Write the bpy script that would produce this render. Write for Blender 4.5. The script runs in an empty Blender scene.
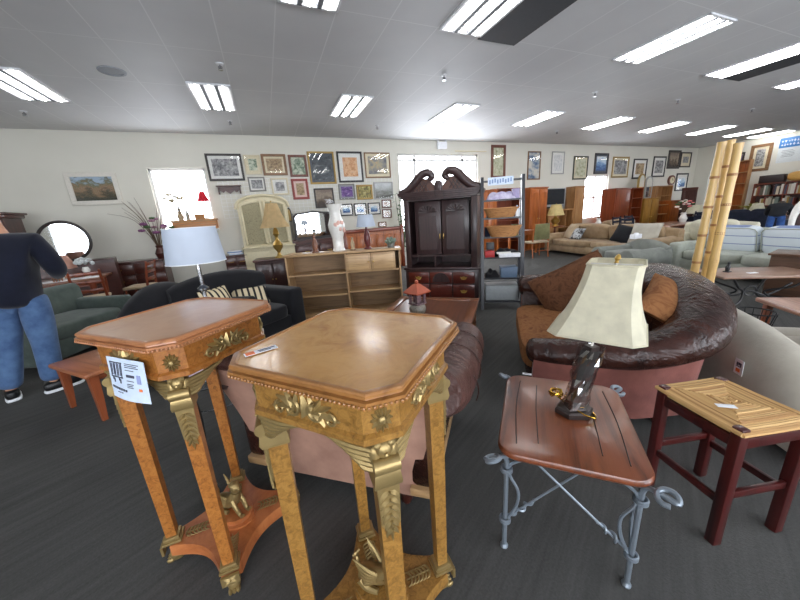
import bpy, bmesh, math, random
from math import sin, cos, pi, radians, sqrt, atan2
from mathutils import Vector, Matrix, Euler

rnd = random.Random(7)
COL = bpy.context.scene.collection
WALL_Y, WALL_R, WALL_L, WALL_F, CEIL = 9.31, 19.4, -8.0, -4.0, 3.65

# ------------------------------------------------------------------ camera
YAW, PITCH, ROLL, FPX, EYE = radians(21.8), radians(15.2), radians(-3.78), 312.0, 1.5
Fv = Vector((sin(YAW)*cos(PITCH), cos(YAW)*cos(PITCH), -sin(PITCH)))
R0 = Vector((cos(YAW), -sin(YAW), 0)); U0 = R0.cross(Fv)
Rv = R0*cos(ROLL) + U0*sin(ROLL); Uv = U0*cos(ROLL) - R0*sin(ROLL)
EYEP = Vector((0, 0, EYE))
cam = bpy.data.cameras.new('camera'); camo = bpy.data.objects.new('camera', cam); COL.objects.link(camo)
cam.sensor_width = 36; cam.lens = 36*FPX/800; cam.clip_start = .05; cam.clip_end = 200
camo.matrix_world = Matrix(((Rv.x, Uv.x, -Fv.x, 0), (Rv.y, Uv.y, -Fv.y, 0), (Rv.z, Uv.z, -Fv.z, EYE), (0, 0, 0, 1)))
bpy.context.scene.camera = camo

# survey helpers: a direction seen in the photograph meets a plane of the room
def ray(x, y): return Rv*((x-400)/FPX) - Uv*((y-300)/FPX) + Fv
def on_y(x, y, Y): d = ray(x, y); return EYEP + d*(Y/d.y)
def on_x(x, y, X): d = ray(x, y); return EYEP + d*(X/d.x)
def on_z(x, y, z): d = ray(x, y); return EYEP + d*((z-EYE)/d.z)

# ------------------------------------------------------------------ mesh builder
class M:
    def __init__(s): s.v = []; s.f = []; s.T = Matrix()
    def at(s, loc=(0, 0, 0), rz=0, rx=0, ry=0):
        s.T = Matrix.Translation(loc) @ Matrix.Rotation(rz, 4, 'Z') @ Matrix.Rotation(ry, 4, 'Y') @ Matrix.Rotation(rx, 4, 'X'); return s
    def add(s, vs, fs):
        n = len(s.v); s.v += [tuple(s.T @ Vector(p)) for p in vs]; s.f += [tuple(i+n for i in f) for f in fs]; return s
    def box(s, c, sz, bev=0, seg=2):
        b = bmesh.new(); bmesh.ops.create_cube(b, size=1)
        for v in b.verts: v.co = Vector((v.co.x*sz[0], v.co.y*sz[1], v.co.z*sz[2])) + Vector(c)
        if bev > 0:
            bmesh.ops.bevel(b, geom=b.edges[:], offset=min(bev, min(sz)*.48), segments=seg, affect='EDGES', profile=.5)
        b.verts.index_update()
        s.add([v.co[:] for v in b.verts], [[v.index for v in f.verts] for f in b.faces]); b.free(); return s
    def loft(s, loops, cap0=True, cap1=True, closed=True):
        n = len(loops[0]); vs = [p for l in loops for p in l]; fs = []
        for i in range(len(loops)-1):
            for j in range(n if closed else n-1):
                k = (j+1) % n; fs.append((i*n+j, i*n+k, (i+1)*n+k, (i+1)*n+j))
        if cap0: fs.append(tuple(reversed(range(n))))
        if cap1: fs.append(tuple(range((len(loops)-1)*n, len(loops)*n)))
        return s.add(vs, fs)
    def prism(s, out, z0, z1): return s.loft([[(x, y, z0) for x, y in out], [(x, y, z1) for x, y in out]])
    def plate(s, out, y0, y1): return s.loft([[(x, y1, z) for x, z in out], [(x, y0, z) for x, z in out]])
    def lathe(s, prof, c=(0, 0, 0), n=20):
        return s.loft([[(c[0]+r*cos(2*pi*i/n), c[1]+r*sin(2*pi*i/n), c[2]+z) for i in range(n)] for r, z in prof])
    def cyl(s, p0, p1, r0, r1=None, n=12):
        return s.tube([p0, p1], [r0, r0 if r1 is None else r1], n=n, sub=1)
    def tube(s, pts, r, n=8, sub=4, flat=1.0, up=None, closed=False):
        P = [Vector(p) for p in pts]; rr = list(r) if hasattr(r, '__len__') else [r]*len(P)
        if sub > 1:
            Q = []; RR = []; m = len(P)
            for i in range(m if closed else m-1):
                g = (lambda k: P[k % m]) if closed else (lambda k: P[max(0, min(m-1, k))])
                p0, p1, p2, p3 = g(i-1), g(i), g(i+1), g(i+2)
                for k in range(sub):
                    t = k/sub
                    Q.append(.5*((2*p1)+(p2-p0)*t+(2*p0-5*p1+4*p2-p3)*t*t+(3*p1-p0-3*p2+p3)*t**3))
                    RR.append(rr[i]*(1-t)+rr[(i+1) % m]*t)
            if not closed: Q.append(P[-1]); RR.append(rr[-1])
            P, rr = Q, RR
        loops = []; N = None; m = len(P)
        for i in range(m):
            t = (P[(i+1) % m]-P[i-1]) if closed else (P[min(i+1, m-1)]-P[max(i-1, 0)])
            if t.length < 1e-9: t = Vector((0, 0, 1))
            t.normalize()
            if up is not None: N = Vector(up)
            elif N is None: N = Vector((0, 0, 1)) if abs(t.z) < .9 else Vector((1, 0, 0))
            N = (N - t*N.dot(t)); N = N.normalized() if N.length > 1e-6 else t.orthogonal().normalized()
            B = t.cross(N)
            loops.append([tuple(P[i]+N*(rr[i]*flat*cos(2*pi*k/n))+B*(rr[i]*sin(2*pi*k/n))) for k in range(n)])
        if closed: loops.append(loops[0]); return s.loft(loops, False, False)
        return s.loft(loops)
    def sph(s, c, r, n=10, m=8):
        r = (r, r, r) if not hasattr(r, '__len__') else r
        vs = [(c[0], c[1], c[2]-r[2])]
        for i in range(1, m):
            a = -pi/2+pi*i/m
            vs += [(c[0]+r[0]*cos(a)*cos(2*pi*k/n), c[1]+r[1]*cos(a)*sin(2*pi*k/n), c[2]+r[2]*sin(a)) for k in range(n)]
        vs.append((c[0], c[1], c[2]+r[2])); fs = []
        for k in range(n): fs.append((0, 1+(k+1) % n, 1+k)); fs.append((len(vs)-1, 1+(m-2)*n+k, 1+(m-2)*n+(k+1) % n))
        for i in range(m-2):
            for k in range(n): a = 1+i*n; fs.append((a+k, a+(k+1) % n, a+n+(k+1) % n, a+n+k))
        return s.add(vs, fs)
    def cush(s, c, sz, e=.35, n=24, m=12, puff=0):
        def sp(v, p): return (abs(v)**p)*(1 if v >= 0 else -1)
        vs = []; fs = []
        for i in range(m+1):
            a = -pi/2+pi*i/m
            for k in range(n):
                b = 2*pi*k/n+pi/n
                x = sp(cos(a), e)*sp(cos(b), e); y = sp(cos(a), e)*sp(sin(b), e); z = sp(sin(a), e)
                z *= 1-puff*(x*x+y*y)*.5
                vs.append((c[0]+x*sz[0]/2, c[1]+y*sz[1]/2, c[2]+z*sz[2]/2))
        for i in range(m):
            for k in range(n): fs.append((i*n+k, i*n+(k+1) % n, (i+1)*n+(k+1) % n, (i+1)*n+k))
        fs.append(tuple(reversed(range(n)))); fs.append(tuple(range(m*n, m*n+n)))
        return s.add(vs, fs)
    def pillow(s, w, d, h, n=14):
        # scatter cushion lying in XY, thick along z, with pointed corners
        def co(u, v, sg):
            f = (max(0, 1-abs(u)**2.2)*max(0, 1-abs(v)**2.2))**.55
            k = 1-.07*(1-abs(u)**2)*abs(v)**3; l = 1-.07*(1-abs(v)**2)*abs(u)**3
            return (u*w/2*l, v*d/2*k, sg*h/2*f)
        vs = []; fs = []
        for sg in (1, -1):
            b = len(vs)
            for i in range(n+1):
                for j in range(n+1): vs.append(co(-1+2*i/n, -1+2*j/n, sg))
            for i in range(n):
                for j in range(n):
                    q = (b+i*(n+1)+j, b+(i+1)*(n+1)+j, b+(i+1)*(n+1)+j+1, b+i*(n+1)+j+1)
                    fs.append(q if sg > 0 else q[::-1])
        return s.add(vs, fs)
    def surf(s, fn, nu, nv, thick=None):
        vs = [fn(i/nu, j/nv) for i in range(nu+1) for j in range(nv+1)]
        fs = [(i*(nv+1)+j, (i+1)*(nv+1)+j, (i+1)*(nv+1)+j+1, i*(nv+1)+j+1) for i in range(nu) for j in range(nv)]
        return s.add(vs, fs)

def obj(name, m, mat, parent=None, smooth=40, loc=None, rz=0, recalc=True):
    me = bpy.data.meshes.new(name); me.from_pydata(m.v, [], m.f)
    if recalc:
        b = bmesh.new(); b.from_mesh(me); bmesh.ops.remove_doubles(b, verts=b.verts, dist=1e-5)
        bmesh.ops.recalc_face_normals(b, faces=b.faces); b.to_mesh(me); b.free()
    me.validate(); me.update()
    if smooth: me.shade_smooth(); me.set_sharp_from_angle(angle=radians(smooth))
    if mat: me.materials.append(mat)
    o = bpy.data.objects.new(name, me); COL.objects.link(o)
    if parent: o.parent = parent
    if loc: o.location = loc
    o.rotation_euler.z = rz
    return o
def tag(o, label, cat, group=None):
    o['label'] = label; o['category'] = cat
    if group: o['group'] = group
    return o
def thing(name, label, cat, loc=(0, 0, 0), rz=0, group=None):
    o = bpy.data.objects.new(name, None); COL.objects.link(o); o.empty_display_size = .1
    o.location = loc; o.rotation_euler.z = rz
    return tag(o, label, cat, group)
def struct(name, m, mat, parent=None, smooth=0):
    o = obj(name, m, mat, parent, smooth)
    if not parent: o['kind'] = 'structure'
    return o
def dup(root, loc, rz=None, label=None, group=None):
    r = root.copy(); COL.objects.link(r); r.location = loc
    if rz is not None: r.rotation_euler.z = rz
    if label: r['label'] = label
    if group: r['group'] = group
    for ch in list(root.children):
        c = ch.copy(); COL.objects.link(c); c.parent = r
        for g in list(ch.children):
            d = g.copy(); COL.objects.link(d); d.parent = c
    return r

# ------------------------------------------------------------------ materials
def S(r, g, b):
    f = lambda c: (c/255)/12.92 if c/255 <= .04045 else ((c/255+.055)/1.055)**2.4
    return (f(r), f(g), f(b), 1)
def newmat(name):
    m = bpy.data.materials.new(name); m.use_nodes = True
    nt = m.node_tree; return m, nt, nt.nodes['Principled BSDF']
def ramp(nt, stops, interp='LINEAR'):
    n = nt.nodes.new('ShaderNodeValToRGB'); e = n.color_ramp; e.interpolation = interp
    while len(e.elements) < len(stops): e.elements.new(.5)
    for el, (p, c) in zip(e.elements, stops): el.position = p; el.color = c
    return n
def coords(nt, scale=(1, 1, 1), kind='Object', rot=(0, 0, 0)):
    t = nt.nodes.new('ShaderNodeTexCoord'); mp = nt.nodes.new('ShaderNodeMapping')
    mp.inputs['Scale'].default_value = scale; mp.inputs['Rotation'].default_value = rot
    nt.links.new(t.outputs[kind], mp.inputs['Vector']); return mp.outputs['Vector']
def noise(nt, vec, scale, detail=3, rough=.55, dist=0):
    n = nt.nodes.new('ShaderNodeTexNoise'); n.inputs['Scale'].default_value = scale; n.inputs['Detail'].default_value = detail
    n.inputs['Roughness'].default_value = rough; n.inputs['Distortion'].default_value = dist
    nt.links.new(vec, n.inputs['Vector']); return n
def bump(nt, b, h, strength, dist=.01):
    n = nt.nodes.new('ShaderNodeBump'); n.inputs['Strength'].default_value = strength; n.inputs['Distance'].default_value = dist
    nt.links.new(h, n.inputs['Height']); nt.links.new(n.outputs['Normal'], b.inputs['Normal'])
def plain(name, c, rough=.6, metal=0, spec=.5, emit=None, coat=0):
    m, nt, b = newmat(name); b.inputs['Base Color'].default_value = c; b.inputs['Roughness'].default_value = rough
    b.inputs['Metallic'].default_value = metal; b.inputs['Specular IOR Level'].default_value = spec; b.inputs['Coat Weight'].default_value = coat
    v = coords(nt); n = noise(nt, v, 30, 2); r = ramp(nt, [(.3, tuple(x*.93 for x in c[:3])+(1,)), (.7, tuple(min(1, x*1.05) for x in c[:3])+(1,))])
    nt.links.new(n.outputs['Fac'], r.inputs['Fac']); nt.links.new(r.outputs['Color'], b.inputs['Base Color'])
    if emit: b.inputs['Emission Color'].default_value = emit[0]; b.inputs['Emission Strength'].default_value = emit[1]
    return m
def wood(name, c1, c2, axis='x', rough=.4, fine=1.0, coat=.15, dark=None):
    m, nt, b = newmat(name); sc = {'x': (1.2, 14, 14), 'y': (14, 1.2, 14), 'z': (14, 14, 1.2)}[axis]
    v = coords(nt, tuple(k*fine for k in sc)); n = noise(nt, v, 1.6, 5, .6, .6)
    st = [(.28, c2), (.5, c1), (.75, tuple(min(1, x*1.18) for x in c1[:3])+(1,))]
    r = ramp(nt, st); nt.links.new(n.outputs['Fac'], r.inputs['Fac'])
    nt.links.new(r.outputs['Color'], b.inputs['Base Color']); b.inputs['Roughness'].default_value = rough; b.inputs['Coat Weight'].default_value = coat
    b.inputs['Coat Roughness'].default_value = .15
    bump(nt, b, n.outputs['Fac'], .08, .004); return m
def burl(name, cs, scale=9, rough=.25, coat=.5, bstr=.15):
    m, nt, b = newmat(name); v = coords(nt); n = noise(nt, v, scale, 8, .68, 1.2)
    r = ramp(nt, [(.25, cs[0]), (.45, cs[1]), (.6, cs[2]), (.78, cs[1])]); nt.links.new(n.outputs['Fac'], r.inputs['Fac'])
    nt.links.new(r.outputs['Color'], b.inputs['Base Color']); b.inputs['Roughness'].default_value = rough
    b.inputs['Coat Weight'].default_value = coat; b.inputs['Coat Roughness'].default_value = .12
    n2 = noise(nt, v, 38, 3); bump(nt, b, n2.outputs['Fac'], bstr, .006); return m
def fabric(name, c, c2=None, scale=90, rough=.9, big=6, bs=.25):
    c2 = c2 or tuple(x*.8 for x in c[:3])+(1,)
    m, nt, b = newmat(name); v = coords(nt); n = noise(nt, v, big, 4, .6); n2 = noise(nt, v, scale, 2)
    r = ramp(nt, [(.3, c2), (.7, c)]); nt.links.new(n.outputs['Fac'], r.inputs['Fac'])
    nt.links.new(r.outputs['Color'], b.inputs['Base Color']); b.inputs['Roughness'].default_value = rough
    b.inputs['Specular IOR Level'].default_value = .2; b.inputs['Sheen Weight'].default_value = .15
    bump(nt, b, n2.outputs['Fac'], bs, .004); return m
def leather(name, c, c2, rough=.32):
    m, nt, b = newmat(name); v = coords(nt); n = noise(nt, v, 5, 5, .6, .8); n2 = noise(nt, v, 22, 5, .6, .5)
    r = ramp(nt, [(.3, c2), (.65, c)]); nt.links.new(n.outputs['Fac'], r.inputs['Fac'])
    nt.links.new(r.outputs['Color'], b.inputs['Base Color']); b.inputs['Specular IOR Level'].default_value = .35
    b.inputs['Roughness'].default_value = rough; n3 = noise(nt, v, 6.5, 3, .55, 1.5); ad = nt.nodes.new('ShaderNodeMath'); ad.operation = 'MULTIPLY_ADD'; ad.inputs[1].default_value = 2.2; nt.links.new(n3.outputs['Fac'], ad.inputs[0]); nt.links.new(n2.outputs['Fac'], ad.inputs[2]); bump(nt, b, ad.outputs[0], .5, .02); return m
def paisley(name, c1, c2, c3, scale=14):
    m, nt, b = newmat(name); v = coords(nt); n = noise(nt, v, scale*.6, 4, .6, 2.5)
    vo = nt.nodes.new('ShaderNodeTexVoronoi'); vo.inputs['Scale'].default_value = scale; nt.links.new(n.outputs['Color'], vo.inputs['Vector'])
    r = ramp(nt, [(.15, c1), (.35, c2), (.5, c3), (.7, c2)]); nt.links.new(n.outputs['Fac'], r.inputs['Fac'])
    nt.links.new(r.outputs['Color'], b.inputs['Base Color']); b.inputs['Roughness'].default_value = .85; b.inputs['Specular IOR Level'].default_value = .2
    bump(nt, b, n.outputs['Fac'], .3, .006); return m
def stripes(name, c1, c2, scale, axis='X', width=.5, rough=.9, c3=None):
    m, nt, b = newmat(name); v = coords(nt); sx = nt.nodes.new('ShaderNodeSeparateXYZ'); nt.links.new(v, sx.inputs[0])
    mu = nt.nodes.new('ShaderNodeMath'); mu.operation = 'MULTIPLY'; mu.inputs[1].default_value = scale; nt.links.new(sx.outputs[axis], mu.inputs[0])
    fr = nt.nodes.new('ShaderNodeMath'); fr.operation = 'FRACT'; nt.links.new(mu.outputs[0], fr.inputs[0])
    st = [(0, c1), (width, c2)] if not c3 else [(0, c1), (width, c2), (width+.1, c3), (width+.2, c2)]
    r = ramp(nt, st, 'CONSTANT'); nt.links.new(fr.outputs[0], r.inputs['Fac']); nt.links.new(r.outputs['Color'], b.inputs['Base Color'])
    b.inputs['Roughness'].default_value = rough; b.inputs['Specular IOR Level'].default_value = .2; return m
def metal(name, c, rough=.35, bs=0, scale=40):
    m, nt, b = newmat(name); b.inputs['Metallic'].default_value = 1; b.inputs['Roughness'].default_value = rough
    v = coords(nt); n = noise(nt, v, scale, 4); r = ramp(nt, [(.3, tuple(x*.6 for x in c[:3])+(1,)), (.65, c)])
    nt.links.new(n.outputs['Fac'], r.inputs['Fac']); nt.links.new(r.outputs['Color'], b.inputs['Base Color'])
    if bs: bump(nt, b, n.outputs['Fac'], bs, .004)
    return m
def art(cols, scale=5, stretch=(1, 1, 1), seed=0, bands=False):
    # picture printed on paper: blotches of the picture's own colours
    m, nt, b = newmat('printed_picture'); v = coords(nt, stretch); n = nt.nodes.new('ShaderNodeTexNoise'); n.noise_dimensions = '4D'
    n.inputs['W'].default_value = seed*3.7; n.inputs['Scale'].default_value = scale; n.inputs['Detail'].default_value = 6; n.inputs['Roughness'].default_value = .65; n.inputs['Distortion'].default_value = .5
    nt.links.new(v, n.inputs['Vector'])
    k = len(cols); r = ramp(nt, [(.3+.4*i/max(1, k-1), c) for i, c in enumerate(cols)])
    src = n.outputs['Fac']
    if bands:
        g = nt.nodes.new('ShaderNodeTexCoord'); sx = nt.nodes.new('ShaderNodeSeparateXYZ'); nt.links.new(g.outputs['Generated'], sx.inputs[0])
        ma = nt.nodes.new('ShaderNodeMath'); ma.operation = 'MULTIPLY_ADD'; ma.inputs[1].default_value = .45; nt.links.new(sx.outputs['Z'], ma.inputs[0])
        m2 = nt.nodes.new('ShaderNodeMath'); m2.operation = 'MULTIPLY_ADD'; m2.inputs[1].default_value = .75; m2.inputs[2].default_value = -.1; nt.links.new(src, m2.inputs[0])
        nt.links.new(m2.outputs[0], ma.inputs[2]); src = ma.outputs[0]
    nt.links.new(src, r.inputs['Fac']); nt.links.new(r.outputs['Color'], b.inputs['Base Color']); b.inputs['Roughness'].default_value = .6
    return m
def emis(name, c, s):
    m = bpy.data.materials.new(name); m.use_nodes = True; nt = m.node_tree; nt.nodes.clear()
    e = nt.nodes.new('ShaderNodeEmission'); e.inputs[0].default_value = c; e.inputs[1].default_value = s
    o = nt.nodes.new('ShaderNodeOutputMaterial'); nt.links.new(e.outputs[0], o.inputs[0]); return m
def glass(name, tint=(.95, .97, 1, 1), refl=.06):
    m = bpy.data.materials.new(name); m.use_nodes = True; nt = m.node_tree; nt.nodes.clear()
    t = nt.nodes.new('ShaderNodeBsdfTransparent'); t.inputs[0].default_value = tint
    g = nt.nodes.new('ShaderNodeBsdfGlossy'); g.inputs['Roughness'].default_value = .03
    x = nt.nodes.new('ShaderNodeMixShader'); x.inputs[0].default_value = refl
    o = nt.nodes.new('ShaderNodeOutputMaterial'); nt.links.new(t.outputs[0], x.inputs[1]); nt.links.new(g.outputs[0], x.inputs[2]); nt.links.new(x.outputs[0], o.inputs[0]); return m
def shade_mat(name, c, trans=.35, rough=.8, scale=12):
    m, nt, b = newmat(name); b.inputs['Roughness'].default_value = rough; v = coords(nt); n = noise(nt, v, scale, 4)
    r = ramp(nt, [(.35, tuple(x*.84 for x in c[:3])+(1,)), (.65, c)]); nt.links.new(n.outputs['Fac'], r.inputs['Fac']); nt.links.new(r.outputs['Color'], b.inputs['Base Color'])
    tr = nt.nodes.new('ShaderNodeBsdfTranslucent'); nt.links.new(r.outputs['Color'], tr.inputs['Color'])
    x = nt.nodes.new('ShaderNodeMixShader'); x.inputs[0].default_value = trans
    o = nt.nodes['Material Output']; nt.links.new(b.outputs[0], x.inputs[1]); nt.links.new(tr.outputs[0], x.inputs[2]); nt.links.new(x.outputs[0], o.inputs[0]); return m
def rand_mat(name, cols, rough=.6):
    m, nt, b = newmat(name); oi = nt.nodes.new('ShaderNodeObjectInfo')
    r = ramp(nt, [(i/len(cols), c) for i, c in enumerate(cols)], 'CONSTANT'); nt.links.new(oi.outputs['Random'], r.inputs['Fac'])
    nt.links.new(r.outputs['Color'], b.inputs['Base Color']); b.inputs['Roughness'].default_value = rough; return m

K = {}
K['oak'] = wood('oak', S(168, 122, 74), S(128, 86, 48), 'x', .45)
K['oak_z'] = wood('oak_upright', S(160, 116, 72), S(122, 82, 46), 'z', .45)
K['pale_oak'] = wood('pale_oak', S(176, 142, 100), S(140, 106, 70), 'x', .45)
K['pale_oak_z'] = wood('pale_oak_upright', S(170, 136, 96), S(136, 102, 68), 'z', .45)
K['orange_oak'] = wood('orange_oak', S(168, 92, 40), S(120, 58, 22), 'z', .35)
K['mahog'] = wood('mahogany', S(72, 34, 26), S(40, 18, 14), 'x', .3, coat=.3)
K['mahog_z'] = wood('mahogany_upright', S(66, 36, 32), S(38, 20, 18), 'z', .32, coat=.3)
K['arm_d'] = wood('armoire_dark_wood', S(60, 42, 42), S(36, 24, 25), 'z', .38, coat=.25)
K['arm_red'] = wood('armoire_drawer_wood', S(92, 34, 24), S(58, 20, 14), 'x', .3, coat=.4)
K['cherry'] = wood('cherry', S(122, 52, 26), S(78, 30, 16), 'x', .3, coat=.35)
K['cherry_z'] = wood('cherry_upright', S(124, 56, 28), S(80, 32, 16), 'z', .3, coat=.35)
K['stoolw'] = wood('dark_red_stain', S(66, 18, 16), S(38, 10, 10), 'z', .3, coat=.4)
K['tablew'] = wood('red_brown_table', S(116, 62, 36), S(62, 28, 17), 'y', .3, .8, coat=.25)
K['brown_table'] = wood('brown_coffee_table', S(120, 72, 44), S(84, 46, 28), 'x', .3, coat=.35)
K['bench'] = wood('bench_wood', S(170, 106, 70), S(134, 76, 48), 'x', .35)
K['benchleg'] = wood('bench_leg_wood', S(140, 74, 44), S(104, 50, 28), 'z', .35)
K['honey'] = burl('honey_burl', [S(80, 44, 16), S(146, 90, 38), S(168, 110, 52)], 45, .35, .3)
K['honey2'] = burl('golden_burl', [S(72, 50, 20), S(132, 94, 42), S(154, 114, 56)], 45, .35, .3)
K['top1'] = burl('polished_walnut_top', [S(160, 110, 74), S(174, 124, 86), S(182, 134, 96)], 5, .3, .35, .05)
K['top2'] = burl('varnished_burl_top', [S(146, 98, 46), S(182, 130, 66), S(196, 148, 82)], 10, .26, .45, .15)
K['rim1'] = wood('rim_walnut', S(164, 110, 72), S(128, 78, 46), 'x', .3, coat=.3)
K['rim2'] = wood('rim_golden', S(146, 100, 54), S(118, 78, 40), 'x', .3, coat=.3)
K['base1'] = burl('reddish_base_burl', [S(128, 66, 30), S(168, 98, 54), S(184, 114, 66)], 7, .35, .3)
K['gilt'] = plain('gilt_bronze', S(158, 136, 90), .38, .65)
K['brass'] = plain('brass', S(190, 156, 84), .28, .75)
K['gold'] = metal('gold_plate', S(214, 170, 70), .22)
K['silver_iron'] = plain('silver_iron', S(142, 152, 162), .35, .6)
K['chrome'] = metal('chrome', S(190, 192, 196), .2)
K['black_iron'] = plain('black_iron', S(26, 26, 28), .45)
K['leather'] = leather('brown_leather', S(58, 32, 25), S(32, 17, 14), .24)
K['leather2'] = leather('brown_leather_light', S(86, 58, 52), S(60, 38, 34), .36)
K['pinkfab'] = fabric('dusty_pink_fabric', S(180, 140, 120), S(150, 112, 96), 120, big=5)
K['pinkfab2'] = fabric('rose_brown_fabric', S(142, 88, 78), S(112, 66, 60), 120, big=5)
K['paisley'] = paisley('paisley_brown', S(44, 26, 18), S(72, 44, 28), S(98, 64, 42))
K['paisley2'] = paisley('paisley_rust', S(76, 44, 24), S(112, 68, 38), S(140, 96, 60), 11)
K['green'] = fabric('sage_grey_fabric', S(88, 98, 92), S(66, 76, 72))
K['blackfab'] = fabric('black_fabric', S(24, 24, 28), S(16, 16, 20))
K['tan'] = fabric('tan_fabric', S(172, 148, 116), S(142, 118, 90))
K['tan2'] = fabric('tan_fabric_light', S(186, 166, 138), S(160, 140, 112))
K['beige'] = fabric('beige_fabric', S(186, 180, 166), S(158, 152, 140), big=3)
K['bluegrey'] = fabric('blue_grey_fabric', S(128, 131, 124), S(106, 109, 103))
K['palegreen'] = fabric('pale_green_fabric', S(172, 176, 164), S(148, 152, 142))
K['cream_fab'] = fabric('cream_fabric', S(214, 210, 190), S(186, 182, 164))
K['navy'] = fabric('navy_fabric', S(38, 44, 62), S(26, 30, 44))
K['white_cer'] = plain('white_ceramic', S(224, 222, 216), .25, coat=.4)
K['white'] = plain('white_paper', S(232, 234, 238), .7)
K['creampaint'] = plain('cream_paint', S(212, 202, 170), .5)
K['black'] = plain('black_plastic', S(18, 18, 20), .4)
K['darkgrey'] = plain('dark_grey', S(58, 60, 64), .5)
K['ladder'] = wood('ladder_grey_black', S(42, 44, 50), S(28, 30, 34), 'z', .4)
K['bamboo'] = wood('bamboo_cane', S(206, 172, 108), S(170, 132, 74), 'z', .4, .7)
K['bamboo_node'] = plain('bamboo_node', S(150, 104, 58), .5)
def rush_mat():
    m, nt, b = newmat('rush_seat'); g = nt.nodes.new('ShaderNodeNewGeometry'); r = ramp(nt, [(0, S(150, 108, 62)), (.35, S(196, 156, 100)), (.7, S(214, 178, 122)), (1, S(184, 142, 88))])
    nt.links.new(g.outputs['Random Per Island'], r.inputs['Fac']); nt.links.new(r.outputs['Color'], b.inputs['Base Color']); b.inputs['Roughness'].default_value = .65; return m
K['rush'] = rush_mat()
K['wicker'] = wood('wicker', S(170, 120, 72), S(120, 78, 42), 'x', .7, 4, 0)
K['orange'] = plain('orange_sticker', S(232, 120, 60), .6)
K['ink'] = plain('dark_ink', S(60, 64, 82), .7)
K['paper_blue'] = plain('printed_sheet', S(206, 220, 240), .5)
K['shade_cream'] = shade_mat('parchment_shade', S(226, 221, 196), .3, scale=16)
K['shade_white'] = shade_mat('white_linen_shade', S(216, 226, 240), .35, scale=2)
K['shade_tan'] = shade_mat('tan_silk_shade', S(212, 184, 136), .35)
K['shade_yellow'] = shade_mat('yellow_cream_shade', S(232, 212, 150), .35)
K['mirror'] = plain('mirror_glass', (.85, .87, .88, 1), .03, 1)
K['skin'] = plain('skin', S(196, 146, 118), .55)
K['hair'] = plain('grey_brown_hair', S(62, 50, 42), .7)
K['denim'] = fabric('blue_denim', S(86, 114, 152), S(58, 82, 120), 160, big=9)
K['denim2'] = fabric('bright_blue_denim', S(62, 96, 158), S(40, 68, 120), 160, big=9)
K['sweater'] = fabric('navy_sweater', S(24, 28, 44), S(16, 19, 32), 80)
K['foliage'] = plain('leaf_green', S(64, 92, 50), .6)
K['pinkflower'] = plain('pink_petals', S(206, 110, 110), .7)
K['purpleflower'] = plain('purple_petals', S(120, 70, 110), .7)
K['whiteflower'] = plain('white_petals', S(232, 216, 206), .7)
K['glass'] = glass('clear_glass')
K['pic_glass'] = glass('picture_glass', (1, 1, 1, 1), .025)
K['clear'] = glass('clear_plastic_wrap', (.8, .8, .8, 1), .3)
# ------------------------------------------------------------------ room
def wall_mat():
    m, nt, b = newmat('painted_plaster'); v = coords(nt); n = noise(nt, v, .7, 3)
    r = ramp(nt, [(.3, S(208, 206, 195)), (.7, S(216, 214, 204))]); nt.links.new(n.outputs['Fac'], r.inputs['Fac'])
    nt.links.new(r.outputs['Color'], b.inputs['Base Color']); b.inputs['Roughness'].default_value = .75
    n2 = noise(nt, v, 60, 3); bump(nt, b, n2.outputs['Fac'], .1, .004); return m
def ceil_mat():
    m, nt, b = newmat('lay_in_ceiling_tiles'); v = coords(nt)
    mp = nt.nodes.new('ShaderNodeMapping'); mp.inputs['Rotation'].default_value = (0, 0, pi/2); mp.inputs['Location'].default_value = (2.69-1.225*4, -(.45-.613*40), 0)
    t = nt.nodes.new('ShaderNodeTexCoord'); nt.links.new(t.outputs['Object'], mp.inputs['Vector'])
    br = nt.nodes.new('ShaderNodeTexBrick'); br.offset = 0; br.squash = 1
    for k, val in (('Scale', 1), ('Mortar Size', .007), ('Mortar Smooth', .1), ('Brick Width', 1.225), ('Row Height', .613), ('Bias', 0)): br.inputs[k].default_value = val
    nt.links.new(v, br.inputs['Vector'])
    sh = nt.nodes.new('ShaderNodeMapping'); sh.inputs['Location'].default_value = (0, 0, 0)
    # tile grid runs from (0.45, 2.69): long side along y
    sx = nt.nodes.new('ShaderNodeSeparateXYZ'); nt.links.new(t.outputs['Object'], sx.inputs[0])
    def m_(op, a, bb):
        q = nt.nodes.new('ShaderNodeMath'); q.operation = op
        for i, x in enumerate((a, bb)):
            if hasattr(x, 'links'): nt.links.new(x, q.inputs[i])
            else: q.inputs[i].default_value = x
        return q.outputs[0]
    cx = nt.nodes.new('ShaderNodeCombineXYZ')
    nt.links.new(m_('ADD', sx.outputs['Y'], 1.225*20-2.69), cx.inputs[0]); nt.links.new(m_('ADD', sx.outputs['X'], .613*40-.45), cx.inputs[1])
    nt.links.new(cx.outputs[0], br.inputs['Vector'])
    n = noise(nt, v, .6, 4, .6); n2 = noise(nt, v, 90, 2)
    r = ramp(nt, [(.3, S(202, 203, 205)), (.7, S(214, 215, 216))]); nt.links.new(n.outputs['Fac'], r.inputs['Fac'])
    br.inputs['Mortar'].default_value = S(224, 225, 226)
    nt.links.new(r.outputs['Color'], br.inputs['Color1']); nt.links.new(r.outputs['Color'], br.inputs['Color2'])
    nt.links.new(br.outputs['Color'], b.inputs['Base Color']); b.inputs['Roughness'].default_value = .6
    bump(nt, b, n2.outputs['Fac'], .15, .003); return m
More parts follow.
